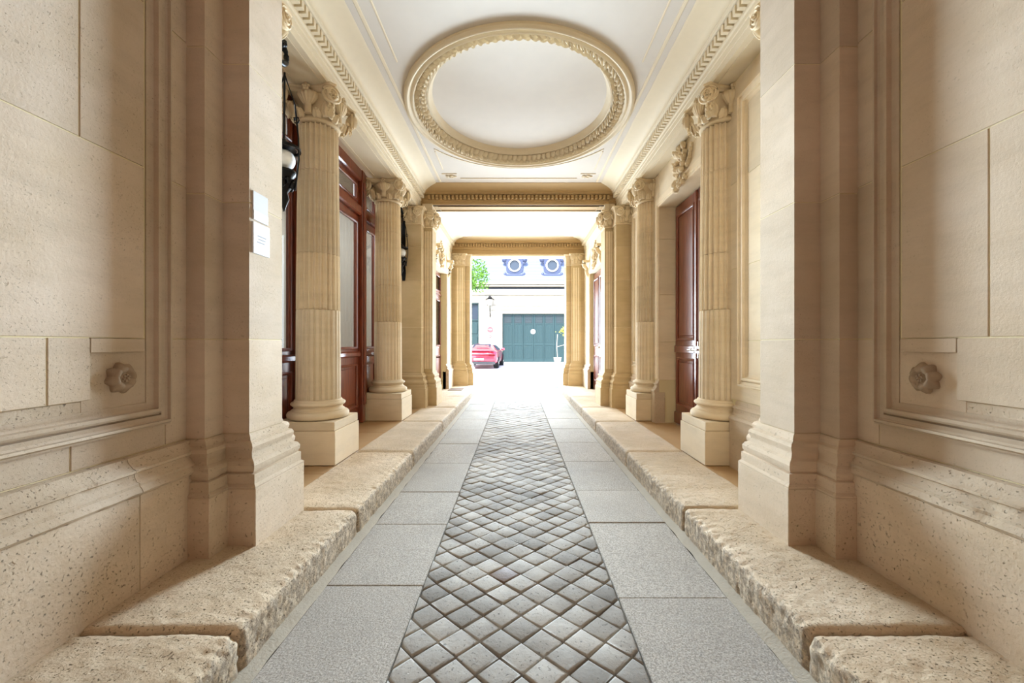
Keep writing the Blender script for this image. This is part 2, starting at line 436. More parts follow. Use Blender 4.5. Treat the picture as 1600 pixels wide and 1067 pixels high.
# ================================================================== NEAR WALLS
def blk(s, xi, xo, y0, y1, z0, z1, parent, mat=None, g=.0035, name='stone_block', bev=.002):
    mat = mat or ('pale' if s < 0 and y0 < 3.6 else 'wall')
    return MB().box(s*xi, s*xo, y0+g, y1-g, z0+g, z1-g).build(name, M[mat], parent, bevel=bev)
walls = {}
for s in (-1, 1):
    side = 'left' if s < 0 else 'right'
    WN, WL = ('worn_pale', 'pale') if s < 0 else ('worn', 'wall')
    wl = thing('wall_'+side, '%s passage wall of limestone ashlar with moulded panels' % side, 'wall', kind='structure'); walls[s] = wl
    MB().box(s*2.186, s*2.6, -3, 2.72, -.05, 5.6).build('mortar_core', M['mortar'], wl); MB().box(s*2.174, s*2.2, -3, 2.08, 1.27, 1.58).box(s*2.174, s*2.2, -3, 2.38, 1.58, 5.5).build('mortar_core', M['mortar'], wl)
    MB().box(s*2.085, s*2.25, -3, 2.66, -.05, .72).build('mortar_core', M['mortar'], wl)
    for a, b in zip(*[[-3, -.9, .55, 2.26, 2.70] if s < 0 else [-3, -1.2, .8, 2.70]][0:1]*2) if False else zip(([-3, -.9, .55, 2.26, 2.70] if s < 0 else [-3, -1.2, .8, 2.70]), ([-3, -.9, .55, 2.26, 2.70] if s < 0 else [-3, -1.2, .8, 2.70])[1:]):
        blk(s, 2.08, 2.3, a, b, ZK-.03, .73, wl, WN, g=.002)
        mb = MB(); pr = [(2.3, .731), (2.072, .731), (2.062, .745), (2.072, .765), (2.082, .775), (2.082, .79), (2.098, .80), (2.11, .825), (2.112, .84), (2.098, .848), (2.098, .862), (2.12, .872), (2.145, .90), (2.15, .922), (2.18, .928), (2.3, .928)]
        n = len(pr); vs = [(s*x, yy, z) for yy in (a+.002, b-.002) for x, z in pr]
        # coarse along y with chips
        ny = max(2, int((b-a)/.03)) if b > 1 else 2; vs = []
        for i in range(ny+1):
            yy = a+.002+(b-a-.004)*i/ny
            for x, z in pr:
                q = Vector((x*9*s, yy*9, z*9)); ch = max(0, noise.noise(q*1.5)-.15)*.022 if 0 < x < 2.14 and ny > 2 else 0
                vs.append((s*(x+ch), yy, z+noise.noise(q*2)*.002*(ny > 2)))
        fs = [(i*n+j, i*n+(j+1) % n, (i+1)*n+(j+1) % n, (i+1)*n+j) for i in range(ny) for j in range(n)]
        fs += [tuple(range(n)), tuple(ny*n+j for j in range(n))]
        MB().add(vs, fs).build('base_moulding', M[WN], wl, smooth=True, angle=35)
    # margin stones between panel frame and pier, and under the frame
    for z0, z1 in ((.93, 1.58), (1.58, 2.56), (2.56, 3.5), (3.5, 4.5), (4.5, 5.5)):
        blk(s, 2.18, 2.4, 2.54, 2.74, z0, z1, wl)
    for a, b in ((-3, -.6), (-.6, .9), (.9, 2.0) if s < 0 else (.9, 2.54), (2.0, 2.54) if s < 0 else None) if s < 0 else ((-3, -.6), (-.6, .9), (.9, 2.54)):
        blk(s, 2.18, 2.4, a, b, .93, 1.10, wl)
    # sunk field stones behind the frame, then raised inner stones with the notch round the rosette
    blk(s, 2.183, 2.4, 2.05, 2.46, 1.15, 1.58, wl, g=.0)
    blk(s, 2.183, 2.4, -3, 2.05, 1.10, 1.265, wl, WN, g=.0)
    for z0, z1, js in ((1.265, 1.58, [-3, -.9, .7, 1.89, 2.085] if s < 0 else [-3, -.9, .7, 2.085]),
                       (1.58, 2.56, [-3, -1.1, .55, 2.385] if s < 0 else [-3, -1.1, .5, 1.94, 2.385]),
                       (2.56, 3.5, [-3, -.8, .7, 2.03, 2.385] if s < 0 else [-3, -.8, .7, 2.385]),
                       (3.5, 4.5, [-3, -1, .4, 1.9, 2.385]), (4.5, 5.5, [-3, -.4, 1.2, 2.385])):
        for a, b in zip(js, js[1:]): blk(s, 2.168, 2.4, a, b, z0, z1, wl)
    blk(s, 2.168, 2.4, 2.085, 2.385, 1.505, 1.578, wl, g=.0)
    mb = MB(); frame_x(mb, s, 2.18, -2.9, 2.557, 1.06, 5.3, FRAME); mb.build('panel_moulding', M[WL], wl, smooth=True, angle=25)

# rosettes
def petal():
    mb = MB(); vs = []; fs = []
    for i in range(7):
        t = i/6; wv = .026*math.sin(PI*min(1, .18+t*.78))**.8
        for j in range(5):
            u = j/4*2-1; x = u*wv*(1+.1*math.sin(6*t)); y = .016+t*.074
            z = .012+.028*math.sin(PI*min(1, t*1.05))*(1-.55*u*u)+.006*abs(u)*(1-t)
            vs.append((x, y, z))
    for i in range(6):
        for j in range(4): fs.append((i*5+j, i*5+j+1, i*5+6+j, i*5+5+j))
    o = len(vs); vs2 = [(x*.95, y, -.005) for x, y, z in vs]
    ring = [j for j in range(5)]+[i*5+4 for i in range(1, 7)]+[30+j for j in range(3, -1, -1)]+[i*5 for i in range(5, 0, -1)]
    vs += vs2
    for a, b in zip(ring, ring[1:]+ring[:1]): fs.append((a, b, b+o, a+o))
    return mb.add(vs, fs).build('petal', M['rosette'], None, smooth=True, angle=70)
PET = Stamp(petal)
for s in (-1, 1):
    r = thing('stone_rosette', 'carved stone flower rosette low on the %s ashlar wall' % ('pale left' if s < 0 else 'beige right'), 'rosette', (s*2.183, 2.25, 1.365))
    base = Matrix.Rotation(-s*PI/2, 4, 'Y')
    for k in range(8):
        PET.put(r, base @ Matrix.Rotation(k*PI/4+.2, 4, 'Z') @ TR(0, 0, 0, s=(1.35, .94, 1.15)))
    mb = MB(); mb.lathe([(.032, 0), (.034, .02), (.026, .034), (.012, .04)], 12)
    for k in range(7): mb.ball((.016*math.cos(k), .016*math.sin(k), .038) if k else (0, 0, .044), .008, n=6, m=4)
    c = mb.build('boss', M['rosette'], r, smooth=True); c.matrix_local = base

# ================================================================== CAPITAL PIECES
def volute():
    mb = MB(); pts = []; rr = []
    for i in range(44):
        t = i/43; a = t*2.35*2*PI; r = .078*(1-t)**.9+.012
        pts.append((r*math.cos(a+PI/2), -.018-.02*t, r*math.sin(a+PI/2))); rr.append(.013*(1-.45*t))
    mb.tube(pts, rr, 6); mb.ball((0, -.04, 0), .017, n=8, m=6)
    mb.lathe([(.03, -.03), (.08, -.018), (.086, .0), (.08, .022), (.03, .03)], 20, Matrix.Rotation(PI/2, 4, 'X'))
    return mb.build('volute', M['carved'], None, smooth=True, angle=60)
def acanthus():
    mb = MB(); vs = []; fs = []; n = 9
    for i in range(n):
        t = i/(n-1); y = -.012-.05*t**3-.02*math.sin(PI*t); z = .15*min(1, t*1.12)-(.03*((t-.85)/.15)**2 if t > .85 else 0)
        wv = (.045*math.sin(PI*(.22+.72*t))**.7)*(1+.10*math.cos(t*22))
        for j in range(7):
            u = j/3-1; vs.append((u*wv, y-(.016*(1-abs(u)))*(1+.5*math.cos(u*9)), z-abs(u)*.012*t))
    for i in range(n-1):
        for j in range(6): fs.append((i*7+j, i*7+j+1, i*7+8+j, i*7+7+j))
    o = len(vs); vs += [(x, y+.014, z) for x, y, z in vs]
    fs += [tuple(q+o for q in f) for f in fs[:]]
    ring = list(range(7))+[i*7+6 for i in range(1, n)]+[(n-1)*7+j for j in range(5, -1, -1)]+[i*7 for i in range(n-2, 0, -1)]
    for a, b in zip(ring, ring[1:]+ring[:1]): fs.append((a, b, b+o, a+o))
    return mb.add(vs, fs).build('acanthus_leaf', M['carved'], None, smooth=True, angle=70)
def bowl():
    mb = MB(); rib = lambda a, j: 1+.16*abs(math.cos(a*8)) if 3 <= j <= 7 else 1
    mb.lathe([(.038, 0), (.032, .05), (.034, .085), (.046, .092), (.05, .10), (.07, .125), (.085, .155), (.086, .18), (.07, .195), (.04, .198)], 80, Matrix.Diagonal((1, .62, 1, 1)), rib)
    return mb.build('gadrooned_bowl', M['carved'], None, smooth=True, angle=60)
def fleuron():
    mb = MB()
    for k in range(5):
        a = k*2*PI/5+.3; mb.ball((.028*math.cos(a), -.012, .028*math.sin(a)), .02, (1, .7, 1), 8, 5)
    mb.ball((0, -.022, 0), .015, n=8, m=5); return mb.build('fleuron', M['carved'], None, smooth=True)
def husk():
    mb = MB()
    for k in range(4): mb.ball(((-1)**k*.006, -.012, -.026*k), .017-.0025*k, (1, .8, 1.15), 8, 5)
    return mb.build('husk_drop', M['carved'], None, smooth=True)
VOL, ACA, BOW, FLE, HUS = map(Stamp, (volute, acanthus, bowl, fleuron, husk))
def dress_face(par, cx, cy, ang, hw, sc_=1, z=0, full=True):
    """one face of a capital; ang = rotation about z of the local -y normal"""
    B = TR(cx, cy, z, rz=ang, s=sc_)
    for q in (-1, 1):
        VOL.put(par, B @ TR(q*(hw-.055), -.075, .225, rz=q*.42, s=(q, 1, 1)))
        ACA.put(par, B @ TR(q*(hw-.12), .012, .015, rz=q*.4, s=(1.5, 1, 1.15)))
        HUS.put(par, B @ TR(q*(hw-.075), -.06, .13, rz=q*.3))
    BOW.put(par, B @ TR(0, -.035, .045, s=(1.15, 1.2, 1.22)))
    for q in (-1, 1): ACA.put(par, B @ TR(q*.09, .005, .01, rz=q*.15, s=(1.1, 1.1, .6)))
    FLE.put(par, B @ TR(0, -.075, .315))
def abacus(w, c=.07, cut=.05):
    """concave sided abacus outline, half size w"""
    out = []
    for k in range(4):
        for i in range(9):
            t = i/8*2-1; x = t*(w-cut); y = -w+c*(1-t*t)+0.0
            a = k*PI/2; out.append((x*math.cos(a)-y*math.sin(a), x*math.sin(a)+y*math.cos(a)))
    return out
ABP = [(-.03, .295), (-.02, .305), (-.015, .318), (0, .324), (.006, .33), (.006, .35), (0, .355)]

# ================================================================== COLUMNS
XC = 2.38
def flute_ring(r, n=24, deep=True):
    pts = []; K = 8
    for i in range(n):
        for k in range(K):
            a = 2*PI*(i+k/K)/n
            if deep: d = 0 if k in (0, 1) else .17*math.sin(PI*(k-1)/(K-1))**.8
            else: d = (.04 if k == 1 or k == 7 else (0 if k == 0 else .012*(1-math.sin(PI*(k-1)/(K-2)))))
            pts.append((r*(1-d)*math.cos(a), r*(1-d)*math.sin(a)))
    return pts
def drum(parent, z0, z1, r0, r1, deep):
    zs = [(z0+.002, r0-.003), (z0+.006, r0), ((z0+z1)/2, (r0+r1)/2+.001), (z1-.006, r1), (z1-.002, r1-.003)]
    mb = MB(); vs = []; 
    for z, r in zs: vs += [(x, y, z) for x, y in flute_ring(r, deep=deep)]
    n = len(flute_ring(1)); fs = [(j*n+i, j*n+(i+1) % n, (j+1)*n+(i+1) % n, (j+1)*n+i) for j in range(len(zs)-1) for i in range(n)]
    fs += [tuple(range(n)), tuple((len(zs)-1)*n+i for i in range(n))]
    return mb.add(vs, fs).build('shaft_drum', M['dress'], parent, smooth=True, angle=28)
def make_column(label):
    t = thing('column', label, 'column', group='fluted composite columns of the first bay')
    MB().box(-.345, .345, -.345, .345, 0, .375).build('plinth', M['dress'], t, bevel=.004)
    MB().box(-.335, .335, -.335, .335, .377, .475).build('plinth_cap', M['dress'], t, bevel=.006)
    pr = [(.318, .476)]
    for i in range(9): a = -PI/2+PI*i/8; pr.append((.30+.038*math.cos(a), .518+.042*math.sin(a)))
    pr += [(.288, .565), (.288, .575), (.272, .585), (.262, .60), (.268, .618), (.282, .624)]
    for i in range(7): a = -PI/2+PI*i/6; pr.append((.275+.022*math.cos(a), .646+.02*math.sin(a)))
    pr += [(.268, .67), (.262, .672), (.262, .682), (.25, .695)]
    MB().lathe(pr, 64).build('column_base', M['dress'], t, smooth=True, angle=35)
    R = lambda z: .243-.027*((z-.69)/3.2)**1.6
    for z0, z1, dp in ((.693, 1.73, False), (1.73, 2.38, True), (2.38, 3.33, True), (3.33, 3.86, True)): drum(t, z0, z1, R(z0), R(z1), dp)
    cp = MB(); cp.lathe([(.20, -.02), (.222, -.02), (.238, -.012), (.242, .002), (.236, .016), (.222, .02), (.215, .03), (.205, .1), (.205, .17), (.225, .24), (.255, .285), (.2, .30)], 40)
    cap = cp.build('capital', M['carved'], t, smooth=True, angle=50); cap.location = (0, 0, 3.885)
    ab = MB(); wrap(ab, abacus(.325), ABP); ab.build('abacus', M['carved'], cap, smooth=True, angle=30)
    for k in range(4): a = k*PI/2; dress_face(cap, math.sin(a)*.215, -math.cos(a)*.215, a, .325)
    return t
col = make_column('fluted stone column nearest the camera on the left, in front of the glazed screen')
col.location = (-XC, 4.92, ZK)
for x, y, lab in ((-XC, 7.57, 'second fluted stone column on the left, farther along the glazed screen'),
                  (XC, 4.92, 'fluted stone column nearest the camera on the right, before the wooden double door'),
                  (XC, 7.57, 'second fluted stone column on the right, just past the wooden double door')):
    c = dup_tree(col, lab); c.location = (x, y, ZK)

# ================================================================== PIERS
def pier(s, poly, label, faces, courses, cap=True, top=ZS, flutes=None, base=True, scap=1.0):
    P = [(s*x, y) for x, y in poly]
    WN, WL = ('worn_pale', 'pale') if s < 0 and poly[0][1] < 4 else ('worn', 'wall') if poly[0][1] < 4 else ('pierst', 'pierst')
    t = thing('pier', label, 'pier')
    mb = MB(); wrap(mb, P, [(-.005, ZK-.03), (-.005, top)]); mb.build('mortar_core', M['mortar'], t)
    mb = MB(); wrap(mb, P, [(.115, ZK-.03), (.115, .588)]); mb.build('plinth', M[WN], t, bevel=.004)
    mb = MB(); wrap(mb, P, BASEP); mb.build('base_moulding', M[WN], t, smooth=True, angle=30)
    for z0, z1 in zip(courses, courses[1:]):
        mb = MB(); wrap(mb, P, [(-.008, z0+.003), (-.002, z0+.003), (0, z0+.005), (0, z1-.005), (-.002, z1-.003), (-.008, z1-.003)]); mb.build('stone_block', M[WL], t)
    if cap:
        zc = 4.095
        mb = MB(); wrap(mb, P, [(-.01, zc-.025), (.015, zc-.022), (.022, zc-.01), (.015, zc+.004), (.006, zc+.01), (.004, zc+.2), (.03, zc+.28), (.03, zc+.295)])
        cp = mb.build('capital', M['carved'], t, smooth=True, angle=40)
        mb = MB(); wrap(mb, P, [(.02, zc+.295), (.045, zc+.30), (.05, zc+.318), (.075, zc+.324), (.08, zc+.33), (.08, zc+.35), (.07, zc+.355)])
        mb.build('abacus', M['carved'], cp, smooth=True, angle=30)
        for cx, cy, ang, hw in faces: dress_face(cp, s*cx, cy, ang*s if abs(ang) < 3 else ang, hw, z=zc)
    for fx0, fx1, fy in (flutes or []):
        n = 3
        for i in range(n):
            x = fx0+(fx1-fx0)*(i+.5)/n
            MB().box(s*(x-.022), s*(x+.022), fy-.012, fy+.01, 1.0, 4.0).build('fillet', M['dress'], t, bevel=.005)
    return t
CN = [.93, 1.58, 2.525, 3.48, 4.45]
CF = [.93, 1.9, 2.9, 3.6, 4.07]
for s in (-1, 1):
    sd = 'left' if s < 0 else 'right'
    p = pier(s, [(2.30, 2.70), (2.06, 2.70), (2.06, 2.87), (1.88, 2.87), (1.88, 3.27), (2.08, 3.27), (2.08, 3.57), (2.46, 3.57), (2.46, 2.70)],
         'large near %s ashlar pier with pitted moulded base, %s' % (sd, 'carrying two small plates' if s < 0 else 'bare of any plate'), [], CN, cap=False)
    # capital of the half pilaster turned to the bay, behind the pier
    zc = 4.095
    cp = MB().box(s*2.075, s*2.45, 3.25, 3.58, zc, zc+.30).build('capital', M['carved'], p, bevel=.01)
    MB().box(s*2.0, s*2.46, 3.25, 3.65, zc+.30, zc+.355).build('abacus', M['carved'], cp, bevel=.012)
    dress_face(cp, s*2.27, 3.57, PI, .22, z=zc)
    B = TR(s*2.08, 3.42, zc, rz=s*-PI/2)
    for q in (-1, 1): VOL.put(cp, B @ TR(q*.12, -.06, .225, s=(q, 1, 1)))
    far = pier(s, [(2.5, 8.80), (2.06, 8.80), (2.06, 9.08), (1.88, 9.08), (1.88, 9.48), (2.14, 9.48), (2.14, 9.6), (2.5, 9.6)],
         'far %s pier of stepped pilasters between the two bays' % sd, [(2.28, 8.80, 0, .2), (1.99, 9.08, 0, .13), (1.88, 9.28, -PI/2, .19)], CF, flutes=[(1.9, 2.06, 9.08)])
    MB().box(s*1.88, s*2.1, 9.06, 9.5, ZS, 4.60).build('dosseret', M['dress'], far, bevel=.004)
    # exit piers
    ex = pier(s, [(2.14, 13.45), (2.02, 13.45), (2.02, 13.40), (1.72, 13.40), (1.72, 13.52), (1.56, 13.52), (1.56, 14.0), (2.6, 14.0), (2.6, 13.45)],
         '%s pilastered jamb of the archway opening onto the courtyard' % sd, [(1.87, 13.40, 0, .17)], CF, top=ZS, flutes=[(1.76, 1.98, 13.40)])

# ================================================================== BAY WALLS
def rect_wall(s, xi, xo, y0, y1, parent, zc, js=None, z0=ZK, base=True):
    for a, b in zip(zc, zc[1:]):
        jj = [y0]+[j for j in (js or []) if y0 < j < y1]+[y1]
        for c, d in zip(jj, jj[1:]): blk(s, xi, xo, c, d, a, b, parent, 'dress')
def base_run(s, X, y0, y1, parent):
    mb = MB(); mb.box(s*(X-.08), s*(X+.1), y0, y1, ZK-.03, .72); mb.build('plinth_stone', M['worn'], parent, bevel=.003)
    pr = [(0, .721), (.085, .721), (.092, .74), (.08, .765), (.06, .775), (.06, .79), (.04, .81), (.036, .84), (.05, .85), (.05, .862), (.02, .88), (.008, .92), (0, .928)]
    a, b = ((s*X, y1), (s*X, y0)) if s < 0 else ((s*X, y0), (s*X, y1))
    mb = MB(); sweep(mb, pr, a if s > 0 else (s*X, y1), b if s > 0 else (s*X, y0)); mb.build('base_moulding', M['worn'], parent, smooth=True, angle=30)
ZC = [.93, 1.58, 2.38, 3.33, 4.44]
# right side of bay 1: wall with a double door
wr = walls[1]
MB().box(2.385, 2.7, 3.5, 5.38, 0, 5.0).build('mortar_core', M['mortar'], wr)
MB().box(2.385, 2.7, 7.09, 8.9, 0, 5.0).build('mortar_core', M['mortar'], wr)
MB().box(2.385, 2.7, 5.3, 7.2, 3.89, 5.0).build('mortar_core', M['mortar'], wr)
rect_wall(1, 2.38, 2.9, 3.56, 5.40, wr, ZC); rect_wall(1, 2.38, 2.9, 7.07, 8.82, wr, ZC)
rect_wall(1, 2.38, 2.9, 5.40, 7.07, wr, [3.87, 4.44])
for a, b in ((3.57, 4.57), (5.27, 5.40), (7.07, 7.22), (7.92, 8.68)): base_run(1, 2.38, a, b, wr)
for a, b in ((3.68, 4.5), (7.98, 8.62)):
    mb = MB(); frame_x(mb, 1, 2.38, a, b, 1.08, 4.22, FRAME); mb.build('panel_moulding', M['dress'], wr, smooth=True, angle=25)
mb = MB()
for d0, d1, h in ((0, .14, .018), (.03, .07, .03)):
    mb.box(2.38-h, 2.39, 5.40-d1, 5.40-d0, .95, 3.87+d1); mb.box(2.38-h, 2.39, 7.07+d0, 7.07+d1, .95, 3.87+d1); mb.box(2.38-h, 2.39, 5.40-d0, 7.07+d0, 3.87+d0, 3.87+d1)
mb.build('door_architrave', M['dress'], wr, bevel=.004)

def leaf_x(name, s, X, y0, y1, z0, z1, parent, panels, mat, glazed=False, th=.05):
    """a door leaf in a plane x=const; stiles and rails round panels (z0,z1,kind)"""
    d = MB().box(s*(X+.012), s*(X+th), y0, y1, z0, z1) if not glazed else MB()
    st = .09
    if glazed:
        d.box(s*X, s*(X+th), y0, y0+st, z0, z1); d.box(s*X, s*(X+th), y1-st, y1, z0, z1)
        zs = sorted([z0]+[v for p in panels for v in p[:2]]+[z1])
        for a, b in zip(zs[::2], zs[1::2]): d.box(s*X, s*(X+th), y0+st, y1-st, a, b)
    else:
        d.box(s*X, s*(X+.02), y0, y0+st, z0, z1); d.box(s*X, s*(X+.02), y1-st, y1, z0, z1)
        zs = sorted([z0]+[v for p in panels for v in p[:2]]+[z1])
        for a, b in zip(zs[::2], zs[1::2]): d.box(s*X, s*(X+.02), y0+st, y1-st, a, b)
    lf = d.build(name, mat, parent, bevel=.003)
    for a, b, kd in panels:
        mb = MB(); frame_x(mb, s, X, y0+st-.02, y1-st+.02, a-.02, b+.02, FR_S); mb.build('panel_moulding', mat, lf, smooth=True, angle=30)
        if kd == 'glass': MB().box(s*(X+.022), s*(X+.028), y0+st, y1-st, a, b).build('glass_pane', M['glass'], lf)
        else:
            MB().box(s*(X+.002), s*(X+.03), y0+st+.05, y1-st-.05, a+.05, b-.05).build('raised_panel', mat, lf, bevel=.012)
    return lf
def lever(s, X, y, z, parent, dirn):
    mb = MB(); mb.box(s*(X-.012), s*X, y-.022, y+.022, z-.12, z+.12)
    mb.tube([(s*X, y, z), (s*(X-.07), y, z)], .013, 10)
    mb.tube([(s*(X-.07), y-dirn*.02, z), (s*(X-.07), y+dirn*.13, z)], [.016, .011], 10); mb.ball((s*(X-.07), y-dirn*.02, z), .02)
    return mb.build('lever_handle', M['steel'], parent, smooth=True, angle=40, label='bright metal lever handle')
XD = 2.66
d1 = thing('door_1', 'tall red-brown panelled double door between the two right columns', 'door', (0, 0, 0), kind='structure')
MB().box(XD+.055, XD+.09, 5.38, 7.09, ZK, 3.9).build('door_back', M['dark'], d1)
for a, b in ((5.40, 6.232), (6.238, 7.07)):
    lf = leaf_x('door_leaf', 1, XD, a+.004, b-.004, ZK+.02, 3.85, d1, [(.55, 1.30, 'w'), (1.62, 3.68, 'w')], M['wood2'])
    y = 6.19 if a < 6 else 6.28
    lever(1, XD, y, 1.46, lf, -1 if a < 6 else 1)
    mb = MB(); mb.box(XD-.03, XD, a+.02, b-.02, 1.40, 1.52); mb.build('lock_rail', M['wood2'], lf, bevel=.01)
    MB().box(XD-.03, XD, a+.01, b-.01, ZK+.01, ZK+.20).build('kick_board', M['wood2'], lf, bevel=.01)
MB().box(XD-.025, XD+.01, 6.205, 6.265, ZK+.02, 3.85).build('astragal', M['wood2'], d1, bevel=.01)

# left side of bay 1: glazed wooden screen
XS = 2.72
sc_ = thing('glazed_screen', 'red-brown varnished glazed wooden screen behind the left columns', 'screen', group=None)
for y in (3.66, 5.08, 7.12, 8.7):
    MB().box(-(XS-.07), -(XS+.09), y-.065, y+.065, ZK, 4.5).build('post', M['wood'], sc_, bevel=.012)
    MB().box(-(XS-.10), -(XS-.06), y-.04, y+.04, ZK+.3, 4.3).build('post_fillet', M['wood'], sc_, bevel=.012)
for a, b in ((3.725, 5.015), (5.145, 7.055), (7.185, 8.635)):
    MB().box(-(XS-.06), -(XS+.08), a, b, 3.72, 3.88).build('transom', M['wood'], sc_, bevel=.02)
    MB().box(-(XS-.06), -(XS+.08), a, b, 4.30, 4.5).build('head_rail', M['wood'], sc_, bevel=.02)
    nn = 2; wd = (b-a)/nn
    for i in range(nn):
        y0, y1 = a+wd*i+.003, a+wd*(i+1)-.003
        lf = leaf_x('door_leaf', -1, XS, y0, y1, ZK+.02, 3.71, sc_, [(.5, 1.20, 'w'), (1.48, 3.58, 'glass')], M['wood'], glazed=True)
        MB().box(-(XS-.05), -(XS+.01), y0+.02, y1-.02, 1.33, 1.42).build('sill_moulding', M['wood'], lf, bevel=.02)
        MB().box(-(XS+.01), -(XS+.03), y0+.08, y1-.08, .45, 1.3).build('back_board', M['wood'], lf)
        tl = leaf_x('transom_light', -1, XS, y0, y1, 3.88, 4.30, sc_, [(3.96, 4.22, 'glass')], M['wood'], glazed=True, th=.04)
        if i == 0: MB().ball((-(XS-.03), y1-.04, 1.25), .022).tube([(-(XS), y1-.04, 1.25), (-(XS-.03), y1-.04, 1.25)], .01).build('knob', M['iron'], lf, smooth=True)
# vestibule behind the screen
vb = thing('vestibule', 'pale plastered vestibule seen behind the glazed screen', 'room', kind='structure')
MB().box(-5.3, -5.1, 3.2, 9.2, 0, 4.8).build('vestibule_wall', M['plaster'], vb)
MB().box(-5.3, -2.47, 3.2, 3.59, 0, 5.3).build('vestibule_wall', M['plaster'], vb); MB().box(-5.3, -2.51, 8.78, 9.2, 0, 5.3).build('vestibule_wall', M['plaster'], vb)
MB().box(-5.2, -2.9, 3.3, 9.0, -.05, ZK-.01).build('vestibule_floor', M['side'], vb); MB().box(-5.3, -2.56, 3.2, 9.2, 4.7, 5.3).build('vestibule_ceiling', M['plaster'], vb)

for a, b in ((3.9, 5.6), (5.9, 7.4), (7.6, 8.6)):
    mb = MB()
    for y_, z_, y2, z2 in ((a, 1.3, b, 1.36), (a, 3.9, b, 3.96), (a, 1.3, a+.06, 3.96), (b-.06, 1.3, b, 3.96), (a, .4, b, .46), (a, 1.0, b, 1.06)): mb.box(-5.1, -5.06, y_, y2, z_, z2)
    mb.build('wall_panel_moulding', M['cornice'], vb, bevel=.008)
# bay 2 walls with doors
DY0, DY1, DZ = 10.65, 12.35, 3.62
for s in (-1, 1):
    wl = walls[s]
    for a, b in ((9.6, DY0), (DY1, 13.45)):
        MB().box(s*2.145, s*2.6, a, b, 0, 4.45).build('mortar_core', M['mortar'], wl)
        rect_wall(s, 2.14, 2.4, a, b, wl, [.93, 1.9, 2.9, 3.7, 4.44]); base_run(s, 2.14, a, b, wl)
    MB().box(s*2.145, s*2.6, DY0, DY1, DZ+.02, 4.45).build('mortar_core', M['mortar'], wl)
    rect_wall(s, 2.14, 2.4, DY0, DY1, wl, [DZ, 4.44])
    mb = MB()
    for d0, d1_, h in ((0, .14, .02), (.03, .08, .035)):
        mb.box(s*(2.14-h), s*2.15, DY0-d1_, DY0-d0, .95, DZ+d1_); mb.box(s*(2.14-h), s*2.15, DY1+d0, DY1+d1_, .95, DZ+d1_); mb.box(s*(2.14-h), s*2.15, DY0-d0, DY1+d0, DZ+d0, DZ+d1_)
    mb.build('door_architrave', M['dress'], wl, bevel=.004)
    # consoles
    for yc in (DY0-.2, DY1+.2):
        mb = MB(); pts = [(s*2.13, yc, 3.55), (s*2.09, yc, 3.62), (s*2.06, yc, 3.72), (s*2.08, yc, 3.8), (s*2.0, yc, 3.88), (s*1.97, yc, 3.95), (s*2.02, yc, 4.0)]
        mb.tube(pts, [.03, .05, .055, .05, .06, .06, .04], 8); mb.box(s*1.95, s*2.15, yc-.08, yc+.08, 4.0, 4.06)
        mb.build('console_bracket', M['carved'], wl, smooth=True, angle=50)
    d = thing('door_%d' % (2 if s < 0 else 3), ('glazed red-brown double door in the left wall of the far bay' if s < 0 else 'red-brown panelled double door in the right wall of the far bay'), 'door', kind='structure')
    XB = 2.30 if s < 0 else 2.24
    MB().box(s*(XB+.10), s*(XB+.14), DY0-.02, DY1+.02, ZK, DZ+.03).build('door_back', M['dark'], d)
    m_ = (DY0+DY1)/2
    for a, b in ((DY0, m_), (m_, DY1)):
        lf = leaf_x('door_leaf', s, XB, a+.004, b-.004, ZK+.02, DZ-.03 if s > 0 else 2.95, d, [(.5, 1.2, 'w'), (1.5, (3.4 if s > 0 else 2.8), 'w' if s > 0 else 'glass')], M['wood2'], glazed=(s < 0))
        lever(s, XB, m_+(-.05 if a < m_ else .05), 1.45, lf, -1 if a < m_ else 1)
        if s < 0:
            leaf_x('transom_light', s, XB, a+.004, b-.004, 3.0, DZ-.02, d, [(3.08, 3.5, 'glass')], M['wood2'], glazed=True)
    if s < 0: MB().box(s*(XB-.03), s*(XB+.05), DY0, DY1, 2.95, 3.0).build('transom', M['wood2'], d, bevel=.01)

mt = MB().box(-2.02, -1.62, 11.9, 12.5, ZK, ZK+.014).build('doormat', M['mat'], None, bevel=.003)
mt['label'] = 'brown doormat on the left pavement by the far door'; mt['category'] = 'mat'

# ================================================================== ENTABLATURES, BEAMS
XE = 2.14
PRB = [(.02, 4.645), (.035, 4.66), (.035, 4.775), (.105, 4.785), (.115, 4.80), (.135, 4.803)]
for i in range(8):
    a = i/7*PI/2; PRB.append((.135+.255*(1-math.cos(a)), 4.81+.085*math.sin(a)))
PRB += [(.405, 4.897), (.42, 4.90), (.42, 4.93)]
PRS = [(-.1, 4.45), (0, 4.45), (0, 4.53), (.008, 4.535), (.008, 4.60), (.02, 4.605)]+PRB+[(-.1, 4.93)]
PRX = [(-.1, 4.58), (0, 4.58), (.008, 4.60), (.02, 4.605)]+PRB+[(-.1, 4.93)]
def dentil():
    return MB().box(-.024, .024, -.07, 0, 0, .082).build('dentil', M['cornice'], None, bevel=.002)
DEN = Stamp(dentil)
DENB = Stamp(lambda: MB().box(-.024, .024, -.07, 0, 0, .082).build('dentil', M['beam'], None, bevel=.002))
bays = [(3.27, 9.08), (9.55, 13.45)]
